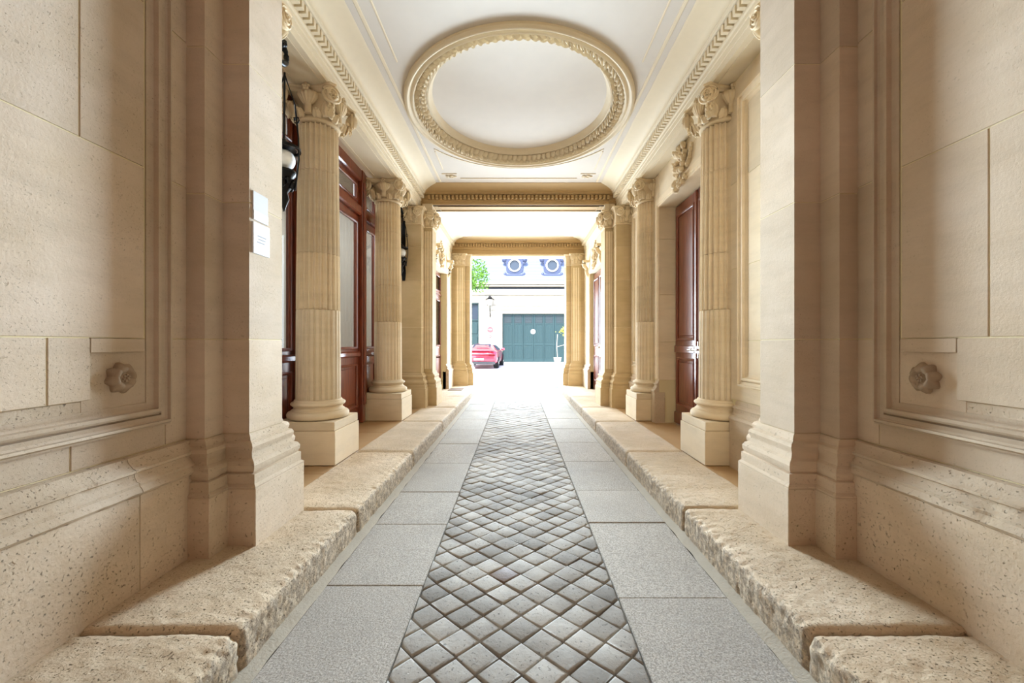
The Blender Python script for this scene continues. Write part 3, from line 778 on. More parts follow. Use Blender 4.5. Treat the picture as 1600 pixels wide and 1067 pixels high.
for bi, (y0, y1) in enumerate(bays):
    for s in (-1, 1):
        e = thing('entablature', '%s cream cornice with a row of dentils along the %s bay' % ('left' if s < 0 else 'right', ('near', 'far')[bi]), 'cornice', kind='structure')
        MB().box(s*(XE+.02), s*2.55, y0-.0, y1, ZS+.001, 5.05).build('architrave_core', M['cornice'], e)
        mb = MB()
        if s > 0: sweep(mb, PRS, (XE, y0), (XE, y1), 1, 1)
        else: sweep(mb, PRS, (-XE, y1), (-XE, y0), 1, 1)
        mb.build('cornice_moulding', M['cornice'], e, smooth=True, angle=30)
        mb = MB()   # soffit panel fillets
        for xx in (XE+.07, XE+.36): mb.box(s*(xx-.008), s*(xx+.008), y0+.3, y1-.3, ZS-.008, ZS+.002)
        mb.build('soffit_fillet', M['cornice'], e)
        n = int((y1-y0-.2)/.0775)
        for i in range(n):
            yy = y0+.12+(y1-y0-.24)*(i+.5)/n
            DEN.put(e, TR(s*(XE-.035), yy, 4.683, rz=-s*PI/2))
for bi, (ya, yb, faces) in enumerate(((2.87, 3.27, (1,)), (9.08, 9.55, (-1, 1)), (13.45, 14.0, (-1,)))):
    bmn = thing('crossbeam', ('dentilled cross beam above the camera between the near piers', 'tan dentilled cross beam between the two bays, resting on the far piers', 'pale dentilled cross beam over the courtyard archway')[bi], 'beam', kind='structure')
    zb = 4.58 if bi < 2 else 4.45
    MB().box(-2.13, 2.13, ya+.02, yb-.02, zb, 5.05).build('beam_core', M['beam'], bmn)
    for q in faces:
        mb = MB()
        if q < 0: sweep(mb, PRX, (XE, ya), (-XE, ya), 1, 1) if False else sweep(mb, PRX, (XE, ya), (-XE, ya), 1, 1)
        else: sweep(mb, PRX, (-XE, yb), (XE, yb), 1, 1)
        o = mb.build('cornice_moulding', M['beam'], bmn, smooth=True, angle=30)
        n = 46
        for i in range(n):
            x = -1.98+3.96*(i+.5)/n
            DENB.put(bmn, TR(x, (ya-.035) if q < 0 else (yb+.035), 4.683, rz=0 if q < 0 else PI))
    if bi:
        mb = MB(); 
        for a, b, c, d in ((-1.75, 1.75, ya+.09, ya+.11), (-1.75, 1.75, yb-.11, yb-.09), (-1.77, -1.75, ya+.09, yb-.09), (1.75, 1.77, ya+.09, yb-.09)):
            mb.box(a, b, c, d, zb-.014, zb+.01)
        mb.build('soffit_fillet', M['beam'], bmn, bevel=.003)
# inner lintel of the exit
lt = thing('lintel', 'pale stone lintel over the courtyard archway', 'lintel', kind='structure')
MB().box(-2.6, 2.6, 13.52, 14.0, 4.40, 6.2).build('lintel_block', M['dress'], lt, bevel=.004)

# ================================================================== CEILING
ceil = thing('ceiling', 'pale plaster ceiling with moulded frames and an oval rose', 'ceiling', kind='structure')
EX, EY, EC, RX, RY = 0, 6.08, 0, 1.62, 1.76
ZCe = 4.905
def ell(d, n=128): return [(EX+(RX-d)*math.cos(2*PI*i/n), EY+(RY-d)*math.sin(2*PI*i/n)) for i in range(n)]
y0, y1 = 3.2, 9.15
n = 128; vs = []; fs = []
for i, (x, y) in enumerate(ell(.1)):
    a = 2*PI*i/n; dx, dy = math.cos(a), math.sin(a)
    t = min((2.2/abs(dx)) if abs(dx) > 1e-6 else 99, ((y1-EY) if dy > 0 else (EY-y0))/abs(dy) if abs(dy) > 1e-6 else 99)
    vs += [(x, y, ZCe), (EX+dx*t, EY+dy*t, ZCe)]
corners = [(2.2, y0), (2.2, y1), (-2.2, y0), (-2.2, y1)]
for cx, cy in corners:   # snap nearest outer vertex to the corner
    i = min(range(n), key=lambda k: (vs[2*k+1][0]-cx)**2+(vs[2*k+1][1]-cy)**2); vs[2*i+1] = (cx, cy, ZCe)
for i in range(n): k = (i+1) % n; fs.append((2*i, 2*k, 2*k+1, 2*i+1))
MB().add(vs, fs).build('ceiling_field', M['plaster'], ceil)
# everything above is closed by a slab
MB().box(-2.6, 2.6, 3.0, 13.6, 5.12, 5.3).build('upper_floor', M['plaster'], ceil)
MB().box(-2.2, 2.2, 9.4, 13.6, ZCe, 5.0).build('ceiling_field', M['plaster'], ceil)
MB().box(-2.6, 2.6, -3.2, 3.05, 5.5, 5.7).build('ceiling_field', M['plaster'], ceil)
MB().box(-2.6, 2.6, 2.89, 3.25, 5.04, 5.7).build('ceiling_upstand', M['plaster'], ceil)
rose = [(0, .0), (0, -.028), (.02, -.05), (.045, -.056), (.06, -.045), (.07, -.03), (.085, -.028), (.10, -.045), (.12, -.05), (.135, -.03), (.15, -.005), (.29, .07), (.30, .074), (.305, .062), (.325, .058), (.335, .085), (.345, .095), (.36, .12), (.38, .15)]
vs = []; fs = []
for d, z in rose: vs += [(x, y, ZCe+z) for x, y in ell(d)]
for j in range(len(rose)-1):
    for i in range(n): k = (i+1) % n; fs.append((j*n+i, j*n+k, (j+1)*n+k, (j+1)*n+i))
MB().add(vs, fs).build('oval_moulding', M['cornice'], ceil, smooth=True, angle=35)
MB().add([(x, y, ZCe+.148) for x, y in ell(.365)], [tuple(range(n))]).build('oval_panel', M['plaster'], ceil)
def cleaf():
    mb = MB(); vs = []; fs = []
    for i in range(6):
        t = i/5; wv = .034*math.sin(PI*(.15+.8*t))
        for j in range(5): u = j/2-1; vs.append((u*wv, -.055+.11*t, -.008-.026*math.sin(PI*t)*(1-.6*u*u)+.008*math.cos(u*PI*2)))
    for i in range(5):
        for j in range(4): fs.append((i*5+j, i*5+j+1, i*5+6+j, i*5+5+j))
    o = len(vs); vs += [(x, y, .006) for x, y, z in vs]
    ring = list(range(5))+[i*5+4 for i in range(1, 6)]+[25+j for j in range(3, -1, -1)]+[i*5 for i in range(4, 0, -1)]
    for a, b in zip(ring, ring[1:]+ring[:1]): fs.append((a, b, b+o, a+o))
    return mb.add(vs, fs).build('carved_leaf', M['cornice'], None, smooth=True, angle=60)
def cberry():
    mb = MB()
    for k in range(3): mb.ball((.018*math.cos(k*2.1), .018*math.sin(k*2.1), -.012), .014, n=6, m=4)
    return mb.build('berry_cluster', M['cornice'], None, smooth=True)
CL, CB = Stamp(cleaf), Stamp(cberry)
nl = 96
for i in range(nl):
    a = 2*PI*(i+.5)/nl
    for d, w_, off in ((.18, .6, 0), (.25, -.6, .5)):
        aa = a+off*2*PI/nl; x, y = (RX-d)*math.cos(aa), (RY-d)*math.sin(aa)
        tn = math.atan2((RY-d)*math.cos(aa), -(RX-d)*math.sin(aa))
        CL.put(ceil, TR(EX+x, EY+y, ZCe+(d-.15)*.53-.004, rz=tn-PI/2+w_*(1 if i % 2 else .7), s=(1.1, 1.0+.15*(i % 3), 1.7)))
    if i % 2 == 0:
        x, y = (RX-.2)*math.cos(a), (RY-.2)*math.sin(a); CB.put(ceil, TR(EX+x, EY+y, ZCe-.005, rz=a*3, s=1.1))
def cbar(x0, x1, y0, y1, nm='ceiling_moulding'):
    mb = MB(); mb.box(x0, x1, y0, y1, ZCe-.012, ZCe+.01); mb.build(nm, M['cornice'], ceil, bevel=.005)
for s in (-1, 1):
    cbar(s*1.60, s*1.64, 3.5, 8.62)
    cbar(s*1.45, s*1.47, 7.25, 8.0); cbar(s*1.45, s*1.47, 3.85, 4.95)
    cbar(s*1.60, s*1.62, 9.98, 13.0); cbar(s*1.44, s*1.46, 10.1, 12.9)
    for yy in (8.2, 3.6):
        cbar(s*1.22, s*1.52, yy, yy+.022)
        mb = MB()
        for k in range(5):
            a = k*2*PI/5; mb.ball((s*1.36+.075*math.cos(a), yy+.13+.04*math.sin(a), ZCe-.008), .035, (1.2, .8, .5), 8, 5)
        mb.ball((s*1.36, yy+.13, ZCe-.012), .025, n=8, m=5)
        mb.build('corner_ornament', M['cornice'], ceil, smooth=True)
for yy in (8.42, 3.78): cbar(-1.18, 1.18, yy, yy+.02)
for yy in (9.98, 13.0): cbar(-1.6, 1.6, yy, yy+.02)
for yy in (10.1, 12.9): cbar(-1.44, 1.44, yy, yy+.02)
# arcs echoing the oval toward the far corners
for s0 in (1,):
    vs = []; fs = []; m = 40
    for i in range(m+1):
        a = PI/2*s0-.95+1.9*i/m
        for r, z in ((0, .01), (0, -.01), (.02, -.01), (.02, .01)): vs.append((EX+(RX+.16+r)*math.cos(a), EY+(RY+.10+r)*math.sin(a), ZCe+z))
    for i in range(m):
        for j in range(4): fs.append((i*4+j, i*4+(j+1) % 4, i*4+4+(j+1) % 4, i*4+4+j))
    MB().add(vs, fs).build('arc_moulding', M['cornice'], ceil)

# ================================================================== CARVED TROPHIES
def tleaf():
    mb = MB(); vs = []; fs = []
    for i in range(7):
        t = i/6; wv = .042*math.sin(PI*(.12+.84*t))*(1+.18*math.cos(t*20))
        for j in range(5): u = j/2-1; vs.append((u*wv, .13*t, .012+.04*math.sin(PI*t*.9)*(1-.5*u*u)+.03*t*t))
    for i in range(6):
        for j in range(4): fs.append((i*5+j, i*5+j+1, i*5+6+j, i*5+5+j))
    o = len(vs); vs += [(x, y, -.01) for x, y, z in vs]
    ring = list(range(5))+[i*5+4 for i in range(1, 7)]+[30+j for j in range(3, -1, -1)]+[i*5 for i in range(5, 0, -1)]
    for a, b in zip(ring, ring[1:]+ring[:1]): fs.append((a, b, b+o, a+o))
    return mb.add(vs, fs).build('carved_leaf', M['carved'], None, smooth=True, angle=60)
def tfruit(): return MB().ball((0, 0, .03), .042, (1, 1, .9), 12, 8).build('carved_fruit', M['carved'], None, smooth=True)
def tbloom():
    mb = MB()
    for k in range(6): mb.ball((.032*math.cos(k*PI/3), .032*math.sin(k*PI/3), .03), .024, (1, 1, .8), 8, 5)
    mb.ball((0, 0, .045), .018, n=8, m=5); return mb.build('carved_flower', M['carved'], None, smooth=True)
TL, TF, TB = Stamp(tleaf), Stamp(tfruit), Stamp(tbloom)
def trophy(s, X, y, z, label, scl=1):
    t = thing('carved_trophy', label, 'carving', (s*X, y, z)); rnd = random.Random(5)
    B = Matrix.Rotation(-s*PI/2, 4, 'Y') @ Matrix.Rotation(PI/2*s, 4, 'Z') @ Matrix.Diagonal((scl, scl, scl, 1))
    mb = MB(); mb.ball((0, .05, 0), .14, (1, 1.5, .28), 14, 8, B); mb.build('carved_ground', M['carved'], t, smooth=True)
    for k in range(26):
        a = k*2.4; r = .03+.16*math.sqrt(k/26); x, yy = r*math.cos(a)*.9, .06+r*math.sin(a)*1.5
        T = B @ TR(x, yy, .03*(1-r*3)+.015, rz=a-PI/2+rnd.uniform(-.5, .5), s=rnd.uniform(.8, 1.15))
        (TL, TF, TL, TB)[k % 4].put(t, T)
    for q in (-1, 1):
        for k in range(6):
            TL.put(t, B @ TR(q*(.15+.035*k), .10-.012*k*k*.6, .01, rz=q*(-PI/2-.25*k), s=.8-.06*k))
        for k in range(3): TF.put(t, B @ TR(q*(.27+.012*k), .0-.05*k, .0, s=.55-.1*k))
    for k in range(6): (TB, TL)[k % 2].put(t, B @ TR(.018*(-1)**k, -.17-.045*k, .01, rz=PI+.4*(-1)**k, s=.95-.1*k))
    return t
trophy(1, 2.38, 6.05, 4.18, 'carved stone trophy of fruit and leaves above the near right double door')
trophy(1, 2.14, 11.5, 3.98, 'carved stone trophy above the far right door', .95)
trophy(-1, 2.14, 11.5, 3.98, 'carved stone trophy above the far left glazed door', .95)

# ================================================================== PLATES AND LANTERNS
pl = thing('wall_plate', 'clear acrylic plate with white label, upper one on the near left pier', 'plate', (-1.878, 2.985, 2.52))
MB().box(-.002, .008, -.085, .085, -.10, .10).build('acrylic_sheet', M['clear'], pl, bevel=.001)
MB().box(.008, .011, -.083, .083, -.10, -.035).build('white_label', M['white'], pl)
pl2 = thing('wall_plate', 'small white enamel plate, lower one on the near left pier', 'plate', (-1.878, 2.99, 2.29))
MB().box(-.002, .012, -.095, .095, -.105, .115).build('enamel_sheet', M['white'], pl2, bevel=.002)
for k, (a, b) in enumerate(((-.05, .05), (-.04, .04), (-.055, .03))): MB().box(.012, .0135, a, b, .02-.022*k, .026-.022*k).build('printed_line', M['print'], pl2)

def make_lantern(label):
    t = thing('wall_lantern', label, 'lantern', group='black iron globe lanterns on the left')
    # local frame: wall at y=0, lantern projects to -y ; z=0 at globe centre
    mb = MB(); prof = [(-.03, -.55), (-.045, -.4), (-.03, -.1), (-.04, .3), (-.03, .8), (-.06, .95), (-.045, 1.05), (-.02, 1.10)]
    vs = []; fs = []
    for q, z in prof: vs += [(q, 0, z), (-q, 0, z), (-q, -.022, z), (q, -.022, z)]
    for i in range(len(prof)-1):
        for j in range(4): fs.append((i*4+j, i*4+(j+1) % 4, i*4+4+(j+1) % 4, i*4+4+j))
    fs += [(0, 1, 2, 3), tuple(range(len(vs)-4, len(vs)))]
    mb.add(vs, fs).build('back_plate', M['iron'], t, bevel=.004)
    mb = MB(); pts = []
    for i in range(18): a = -PI/2+i/17*PI*1.6; pts.append((0, -.12-.11*math.cos(a), .95+.1*math.sin(a)))
    mb.tube([(0, 0, .72)]+[(0, -.05, .80)]+pts, [.014, .02]+[.03-.001*i for i in range(18)], 8)
    for k in range(6): mb.ball((.02*math.cos(k*1.1), -.09-.02*k, 1.03+.025*math.sin(k*2)), .032, (1, 1, .8), 8, 6)
    mb.build('bracket_arm', M['iron'], t, smooth=True, angle=60)
    mb = MB()
    for sx in (-1, 1):
        mb.tube([(sx*.0, -.20, .78), (sx*.10, -.19, .5), (sx*.13, -.19, .2), (sx*.135, -.19, -.0), (sx*.10, -.19, -.28)], .008, 6)
        mb.tube([(sx*.115+.022*math.cos(a*PI/4), -.19, .36+.03*math.sin(a*PI/4)) for a in range(9)], .006, 6)
    mb.lathe([(.128, -.012), (.14, -.012), (.14, .012), (.128, .012)], 24, TR(0, -.19, .10), cap=False)
    mb.build('cage', M['iron'], t, smooth=True, angle=60)
    MB().ball((0, -.19, 0), .094, n=24, m=16).build('globe', M['opal'], t, smooth=True, label='white opal glass globe')
    mb = MB(); mb.lathe([(.10, -.10), (.11, -.12), (.06, -.18), (.07, -.24), (.03, -.30), (.045, -.36), (.02, -.42), (.004, -.47)], 16, TR(0, -.19, 0))
    for k in range(10): a = k*PI/5; mb.ball((.075*math.cos(a), -.19+.075*math.sin(a), -.20-.03*(k % 2)), .03, (1, 1, 1.3), 6, 5)
    mb.build('lower_finial', M['iron'], t, smooth=True, angle=60)
    mb = MB(); mb.lathe([(.005, .20), (.03, .17), (.06, .13), (.10, .105), (.105, .095)], 16, TR(0, -.19, 0)); mb.tube([(0, -.19, .17), (0, -.2, .80)], .009, 8)
    mb.build('hanging_rod', M['iron'], t, smooth=True, angle=60)
    return t
ln = make_lantern('black iron wall lantern with white globe, half hidden behind the near left pier')
ln.location = (-2.15, 3.59, 3.22); ln.rotation_euler = (0, 0, PI)
l2 = dup_tree(ln, 'smaller-looking black iron globe lantern on the far left pier behind the second column')
l2.location = (-2.425, 8.79, 3.43); l2.rotation_euler = (0, 0, 0)

# ================================================================== UNSEEN GATE ADDED BEHIND THE CAMERA TO BLOCK LIGHT
g = thing('door_4', 'unseen closed wooden gate, added behind the viewpoint to block light', 'gate', kind='structure')
MB().box(-2.6, 2.6, -3.25, -3.1, -.05, 5.6).build('gate_wall', M['wall'], g)
for a, b in ((-1.3, -.01), (.01, 1.3)):
    MB().box(a*1.6, b*1.6, -3.1, -3.04, 0, 5.4).build('gate_leaf', M['wood'], g, bevel=.01)

# ================================================================== COURTYARD
ct = thing('court_floor', 'sunlit pale paving of the courtyard', 'courtyard', kind='structure')
MB().add([(-14, 13.98, -.01), (14, 13.98, -.01), (14, 22, .25), (-14, 22, .25), (-14, 34, .25), (14, 34, .25), (-14, 14, -.4), (14, 14, -.4), (-14, 34, -.4), (14, 34, -.4)],
         [(0, 1, 2, 3), (3, 2, 5, 4)]).build('paving', M['court'], ct)
F = 29.2
def px(x): return (x-808)/650*F-.032
def pz(y): return 1.55+(537-y)/650*F
fb = thing('courtyard_building', 'pale stone coach house with mansard slate roof across the courtyard', 'building')
def fbox(nm, x0, x1, d0, d1, z0, z1, mat, bev=.0, par=None): return MB().box(x0, x1, F+d0, F+d1, z0, z1).build(nm, M[mat], par or fb, bevel=bev)
gx0, gx1, gz1 = px(785), px(883), pz(490)
zc0 = pz(461)
fbox('wall', -12, px(735), 0, .5, .2, zc0, 'facade'); fbox('wall', px(748), gx0, 0, .5, .2, zc0, 'facade'); fbox('wall', gx1, 12, 0, .5, .2, zc0, 'facade')
fbox('wall', gx0, gx1, 0, .5, gz1, zc0, 'facade'); fbox('wall', px(735), px(748), 0, .5, pz(473), zc0, 'facade')
# rusticated blocks beside the gate
for k in range(14):
    z = .3+k*.36
    if z+.34 > zc0: break
    for a, b in ((px(751), px(759)), (px(760), px(784))): fbox('stone_block', a, b, -.04, .02, z, z+.33, 'facade', .012)
    fbox('stone_block', gx1+.05, gx1+.9, -.04, .02, z, z+.33, 'facade', .012)
for z, h, d in ((zc0, .10, .12), (zc0+.10, .28, .05), (pz(448), .12, .25), (pz(445), .10, .35)): fbox('cornice', -12, 12, -d, .4, z, z+h, 'facade', .02)
fbox('string_course', gx0-.1, gx1+.1, -.06, .1, gz1+.25, gz1+.33, 'facade', .01)
fbox('string_course', gx0-.1, gx1+.1, -.05, .1, pz(478), pz(476), 'facade', .01)
zr = pz(443); zt = zr+5.2
MB().add([(-12, F-.1, zr), (12, F-.1, zr), (12, F+1.7, zt), (-12, F+1.7, zt), (-12, F+3, zr), (12, F+3, zr), (12, F+3, zt), (-12, F+3, zt)],
         [(0, 1, 2, 3), (4, 5, 6, 7), (0, 4, 7, 3), (1, 5, 6, 2), (3, 2, 6, 7)]).build('mansard_roof', M['slate'], fb)
mb = MB()
for k in range(22):
    z = zr+.23*k; y = F-.1+1.8*(z-zr)/5.2
    mb.add([(-12, y-.035, z), (12, y-.035, z), (12, y+.04, z+.22), (-12, y+.04, z+.22), (-12, y+.05, z), (12, y+.05, z)], [(0, 1, 2, 3), (0, 1, 5, 4)])
mb.build('slate_courses', M['slate'], fb, kind='stuff')
def make_dormer(lab=None):
    d = MB()
    d.box(-.62, .62, -.5, .9, -.10, .12)
    n = 28; R0, R1 = .42, .66
    vs = []; fs = []
    for i in range(n):
        a = 2*PI*i/n; q = 1/max(abs(math.cos(a)), abs(math.sin(a))); q = min(q, 1.2)
        for r, y in ((R0, -.45), (R1*q*.9, -.45), (R1*q*.9, .9), (R0, -.1)): vs.append((r*math.cos(a), y, .75+r*math.sin(a)))
    for i in range(n):
        k = (i+1) % n
        for j in range(3): fs.append((i*4+j, k*4+j, k*4+j+1, i*4+j+1))
        fs.append((i*4+3, k*4+3, k*4, i*4))
    d.add(vs, fs)
    for s in (-1, 1): d.ball((s*.72, -.42, 1.15), .17, (1, .6, 1.1)); d.ball((s*.66, -.42, .12), .12, (1, .6, 1.3))
    d.ball((0, -.48, 1.42), .16, (1.6, .6, 1))
    return d
for k, xc in enumerate((px(804), px(863))):
    zz = pz(431)
    dm = make_dormer().build('dormer', M['zinc'], fb, smooth=True, angle=40); dm.location = (xc, F+.55, zz)
    mb = MB(); mb.lathe([(.36, -.02), (.44, -.02), (.46, .02), (.44, .06), (.36, .06)], 28, TR(0, -.47, .75, rx=PI/2), cap=False); mb.build('window_ring', M['white'], dm, smooth=True)
    mb = MB(); mb.lathe([(.42, 0), (.42, .02)], 28, TR(0, -.40, .75, rx=PI/2)); mb.build('pane', M['pane'], dm)
# garage gate
gd = thing('garage_door', 'wide dark green wooden coach gate with round white sign across the courtyard', 'gate', (0, 0, 0))
W = gx1-gx0; z0g = .25; nl_ = 6; lw = W/nl_
for i in range(nl_):
    a = gx0+lw*i
    lf = MB().box(a+.01, a+lw-.01, F+.22, F+.3, z0g, gz1).build('gate_leaf', M['green'], gd)
    for b0, b1, c0, c1 in ((a+.01, a+.10, z0g, gz1), (a+lw-.10, a+lw-.01, z0g, gz1), (a, a+lw, z0g, z0g+.25), (a, a+lw, 1.45, 1.6), (a, a+lw, pz(507), pz(505)), (a, a+lw, gz1-.12, gz1)):
        MB().box(b0, b1, F+(.18 if b1-b0 < .2 else .187), F+.24, c0, c1).build('rail', M['green'], lf, bevel=.006)
    n = 5
    for k in range(n):
        x0, x1 = a+.1+(lw-.2)*k/n, a+.1+(lw-.2)*(k+1)/n
        MB().box(x0+.008, x1-.008, F+.205, F+.225, 1.6, pz(507)).build('plank', M['green'], lf, bevel=.004)
        MB().box(x0+.008, x1-.008, F+.205, F+.225, z0g+.25, 1.45).build('plank', M['green'], lf, bevel=.004)
    for k in range(7):
        z = pz(505)+(gz1-.12-pz(505))*(k+.2)/7
        MB().box(a+.12, a+lw-.12, F+.18, F+.235, z, z+.055, Matrix.Identity(4)).build('louvre', M['louvre'], lf)
sg = MB().lathe([(.17, 0), (.17, .02)], 24, TR(px(833), F+.178, pz(518), rx=PI/2)).build('round_sign', M['white'], None); sg['label'] = 'blank round white sign fixed to the green gate'; sg['category'] = 'sign'
MB().box(gx0-.05, gx1+.05, F+.3, F+.34, .1, gz1+.1).build('back_board', M['green'], gd)
# side door
sd = thing('side_door', 'green arched side door left of the parked red car', 'door')
MB().box(px(735), px(747.5), F+.2, F+.28, .25, pz(500)).build('door_leaf', M['green'], sd)
for z in (.35, 1.3, 2.25): MB().box(px(736.5), px(746), F+.17, F+.21, z, z+.75).build('raised_panel', M['green'], sd, bevel=.02)
MB().box(px(735), px(747.5), F+.24, F+.26, pz(500), pz(473)).build('fanlight', M['pane'], sd)
MB().box(px(746.6), px(748), F+.05, F+.26, .25, pz(473)).box(px(735), px(748), F+.05, F+.24, pz(475), pz(472)).box(px(735), px(748), F+.14, F+.24, pz(501), pz(499)).build('door_frame', M['green'], sd, bevel=.01)
# facade lantern
fl = thing('facade_lantern', 'dark iron lantern on a bracket beside the green coach gate', 'lantern', (px(766), F-.04, pz(480)))
MB().tube([(0, 0, -.7), (0, -.12, -.3), (0, -.3, -.1), (0, -.3, .1)], .03, 8).tube([(0, 0, -.5), (0, -.14, -.55), (0, -.1, -.7)], .02, 6).build('bracket', M['iron'], fl, smooth=True)
MB().lathe([(.10, .1), (.2, .5)], 6, TR(0, -.3, 0)).build('lantern_glass', M['opal'], fl)
MB().lathe([(.34, .5), (.30, .53), (.16, .62), (.06, .75), (.02, .85)], 6, TR(0, -.3, 0)).build('lantern_roof', M['iron'], fl)
for z, r, lab in ((515, .2, 'round red no-entry style sign on the rusticated facade'), (526, .09, 'tiny red round sign below the larger red one')):
    o = MB().lathe([(r, 0), (r, .03)], 24, TR(px(766), F-.04, pz(z), rx=PI/2)).build('traffic_sign', M['pink'], None); o['label'] = lab; o['category'] = 'sign'
    b = MB().box(px(766)-r*.6, px(766)+r*.6, F-.085, F-.065, pz(z)-r*.17, pz(z)+r*.17).build('sign_bar', M['white'], o)

# car -----------------------------------------------------------------
def car():
    t = thing('sports_car', 'red sports coupe seen from behind, parked in the courtyard', 'car', (-2.0, 21.4, .262), math.radians(-3))
    # sections along y (0 = rear bumper): list of (y, zbottom, zbelt, ztop, half width belt, half width roof)
    st = [(.0, .34, .72, .80, .80, .60), (.08, .26, .80, .88, .90, .70), (.35, .22, .88, .95, .94, .72), (.8, .2, .92, 1.05, .95, .62), (1.3, .2, .93, 1.22, .95, .58), (1.9, .2, .93, 1.30, .95, .56), (2.5, .2, .92, 1.27, .94, .55), (3.0, .2, .90, 1.06, .93, .60), (3.5, .22, .84, .88, .92, .72), (4.1, .25, .74, .78, .88, .70), (4.5, .32, .55, .60, .74, .6)]
    vs = []; fs = []; K = 14
    for y, zb, zm, zt_, hw, hr in st:
        half = [(0, zb), (hw*.8, zb), (hw*.98, zb+.12), (hw, zb+(zm-zb)*.6), (hw*.97, zm), (hw*.88, zm+(zt_-zm)*.15), (hr, zt_-(zt_-zm)*.12), (hr*.6, zt_)]
        ring = half+[(0, zt_)]+[(-x, z) for x, z in half[:0:-1]]
        vs += [(x, y, z) for x, z in ring]
    m = len(ring)
    for i in range(len(st)-1):
        for j in range(m): fs.append((i*m+j, i*m+(j+1) % m, (i+1)*m+(j+1) % m, (i+1)*m+j))
    fs += [tuple(range(m)), tuple((len(st)-1)*m+j for j in range(m))]
    b = MB().add(vs, fs).build('car_body', M['red'], t, smooth=True, angle=50)
    # rear window and side windows laid into the greenhouse
    MB().add([(-.50, .68, 1.0), (.50, .68, 1.0), (.46, 1.42, 1.262), (-.46, 1.42, 1.262), (-.50, .69, .99), (.50, .69, .99), (.46, 1.43, 1.25), (-.46, 1.43, 1.25)],
             [(0, 1, 2, 3), (4, 5, 6, 7), (0, 1, 5, 4), (1, 2, 6, 5), (2, 3, 7, 6), (3, 0, 4, 7)]).build('rear_window', M['pane'], t)
    for s in (-1, 1):
        MB().add([(s*.87, 1.1, .96), (s*.87, 2.9, .96), (s*.60, 2.5, 1.22), (s*.61, 1.5, 1.22), (s*.84, 1.1, .96), (s*.84, 2.9, .96), (s*.57, 2.5, 1.22), (s*.58, 1.5, 1.22)],
                 [(0, 1, 2, 3), (4, 5, 6, 7), (0, 1, 5, 4), (1, 2, 6, 5), (2, 3, 7, 6), (3, 0, 4, 7)]).build('side_window', M['pane'], t)
        MB().ball((s*1.02, 2.55, .98), .11, (1, .6, .7)).tube([(s*.88, 2.55, .93), (s*1.0, 2.55, .96)], .03).build('door_mirror', M['red'], t, smooth=True)
        MB().box(s*.50, s*.84, -.03, .04, .66, .75).build('tail_lamp', M['lamp'], t, bevel=.02)
        MB().tube([(s*.55, -.03, .30), (s*.55, .2, .30)], .05, 12).build('exhaust', M['steel'], t, smooth=True, angle=40)
        for yy in (.75, 3.6):
            wh = MB().lathe([(.20, -.13), (.31, -.135), (.335, -.11), (.335, .11), (.31, .135), (.20, .13)], 28, TR(s*.83, yy, .335, ry=PI/2)).build('wheel', M['tyre'], t, smooth=True, angle=40)
            MB().lathe([(.03, .142), (.2, .12), (.2, -.12), (.03, -.12)], 10, TR(s*.83, yy, .335, ry=s*PI/2)).build('rim', M['steel'], wh)
    MB().box(-.78, .78, -.06, .16, .90, .93).box(-.6, -.55, 0, .1, .84, .91).box(.55, .6, 0, .1, .84, .91).build('rear_wing', M['red'], t, bevel=.01)
    MB().box(-.5, .5, -.02, .04, .68, .73).build('light_bar', M['lamp'], t, bevel=.01)
    MB().box(-.84, .84, -.05, .12, .22, .38).build('rear_diffuser', M['grey'], t, bevel=.03)
    MB().box(-.26, .26, -.06, -.045, .44, .55).build('number_plate', M['white'], t, bevel=.003)
    return t
car()

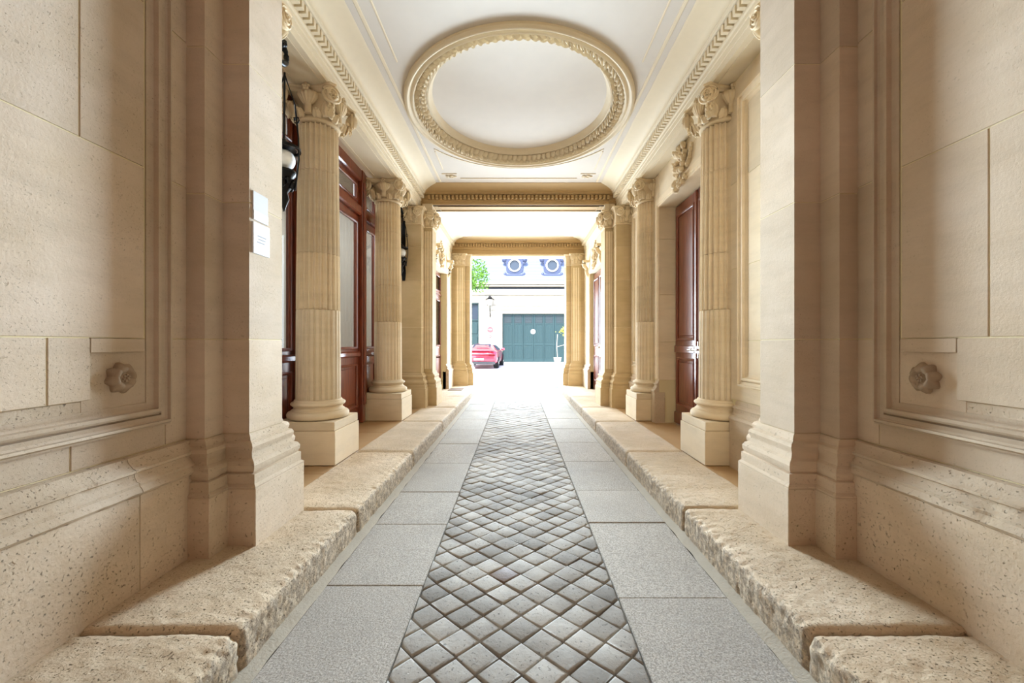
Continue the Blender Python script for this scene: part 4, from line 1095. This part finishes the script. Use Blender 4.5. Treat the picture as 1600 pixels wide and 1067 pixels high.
# tree ------------------------------------------------------------------
tr = thing('tree', 'bright green leafy tree overhanging the courtyard, upper left of the archway', 'tree', (-4.6, 19.0, .15))
mb = MB(); mb.tube([(0, 0, -.1), (.05, 0, 1.5), (.2, .1, 3), (.1, 0, 5)], [.2, .16, .12, .05], 10)
for e in ((1.9, -.2, 3.9), (1.2, .6, 5), (-1, -.3, 4.6), (2.2, .4, 4.6), (-.6, .8, 5)): mb.tube([(.15, .05, 2.7), (e[0]*.5, e[1]*.5, (e[2]+3)/2), e], [.07, .05, .015], 6)
mb.build('trunk', M['bark'], tr, smooth=True)
mb = MB(); rnd = random.Random(3)
cl = [(2.1, -.1, 4.15, .62), (2.75, .1, 4.35, .62), (1.2, 0, 4.6, 1.1), (0, 0, 5.2, 1.6), (-1.2, 0, 4.6, 1.2), (2.3, .6, 4.9, .9)]
for cx, cy, cz, cr in cl:
    for k in range(int(1100*cr**1.6)):
        d = Vector((rnd.gauss(0, 1), rnd.gauss(0, 1), rnd.gauss(0, 1))).normalized()*cr*rnd.uniform(.3, 1)**.6
        L = rnd.uniform(.07, .12)
        T = TR(cx+d.x, cy+d.y, cz+d.z, rx=rnd.uniform(-1.2, 1.2), ry=rnd.uniform(-1, 1), rz=rnd.uniform(0, 6.28))
        mb.add([(0, 0, 0), (L*.35, L*.5, .01), (0, L*1.3, -.02), (-L*.35, L*.5, .01)], [(0, 1, 2, 3)], T)
mb.build('foliage', M['leaf'], tr, kind='stuff')
# potted shrub by the gate
ps = thing('potted_shrub', 'thin pale-stemmed potted shrub with yellow leaves before the green gate', 'plant', (2.55, 26.6, .25))
MB().lathe([(.18, 0), (.26, .4), (.28, .42), (.24, .42), (.22, .36)], 16).build('pot', M['facade'], ps, smooth=True, angle=40)
MB().tube([(0, 0, .3), (-.05, 0, 1.2), (0, 0, 1.9)], .025, 6).tube([(-.05, 0, 1.1), (.5, 0, 1.25), (.7, 0, 1.9)], .02, 6).build('stem', M['facade'], ps)
mb = MB()
for k in range(160):
    d = Vector((rnd.gauss(0, .16), rnd.gauss(0, .14), rnd.gauss(0, .16)))
    mb.add([(0, 0, 0), (.04, .06, 0), (0, .15, 0), (-.04, .06, 0)], [(0, 1, 2, 3)], TR(.5+d.x, d.y, 2.1+d.z, rx=rnd.uniform(-1.5, 1.5), ry=rnd.uniform(-1.5, 1.5), rz=rnd.uniform(0, 6)))
mb.build('foliage', M['leaf2'], ps, kind='stuff')
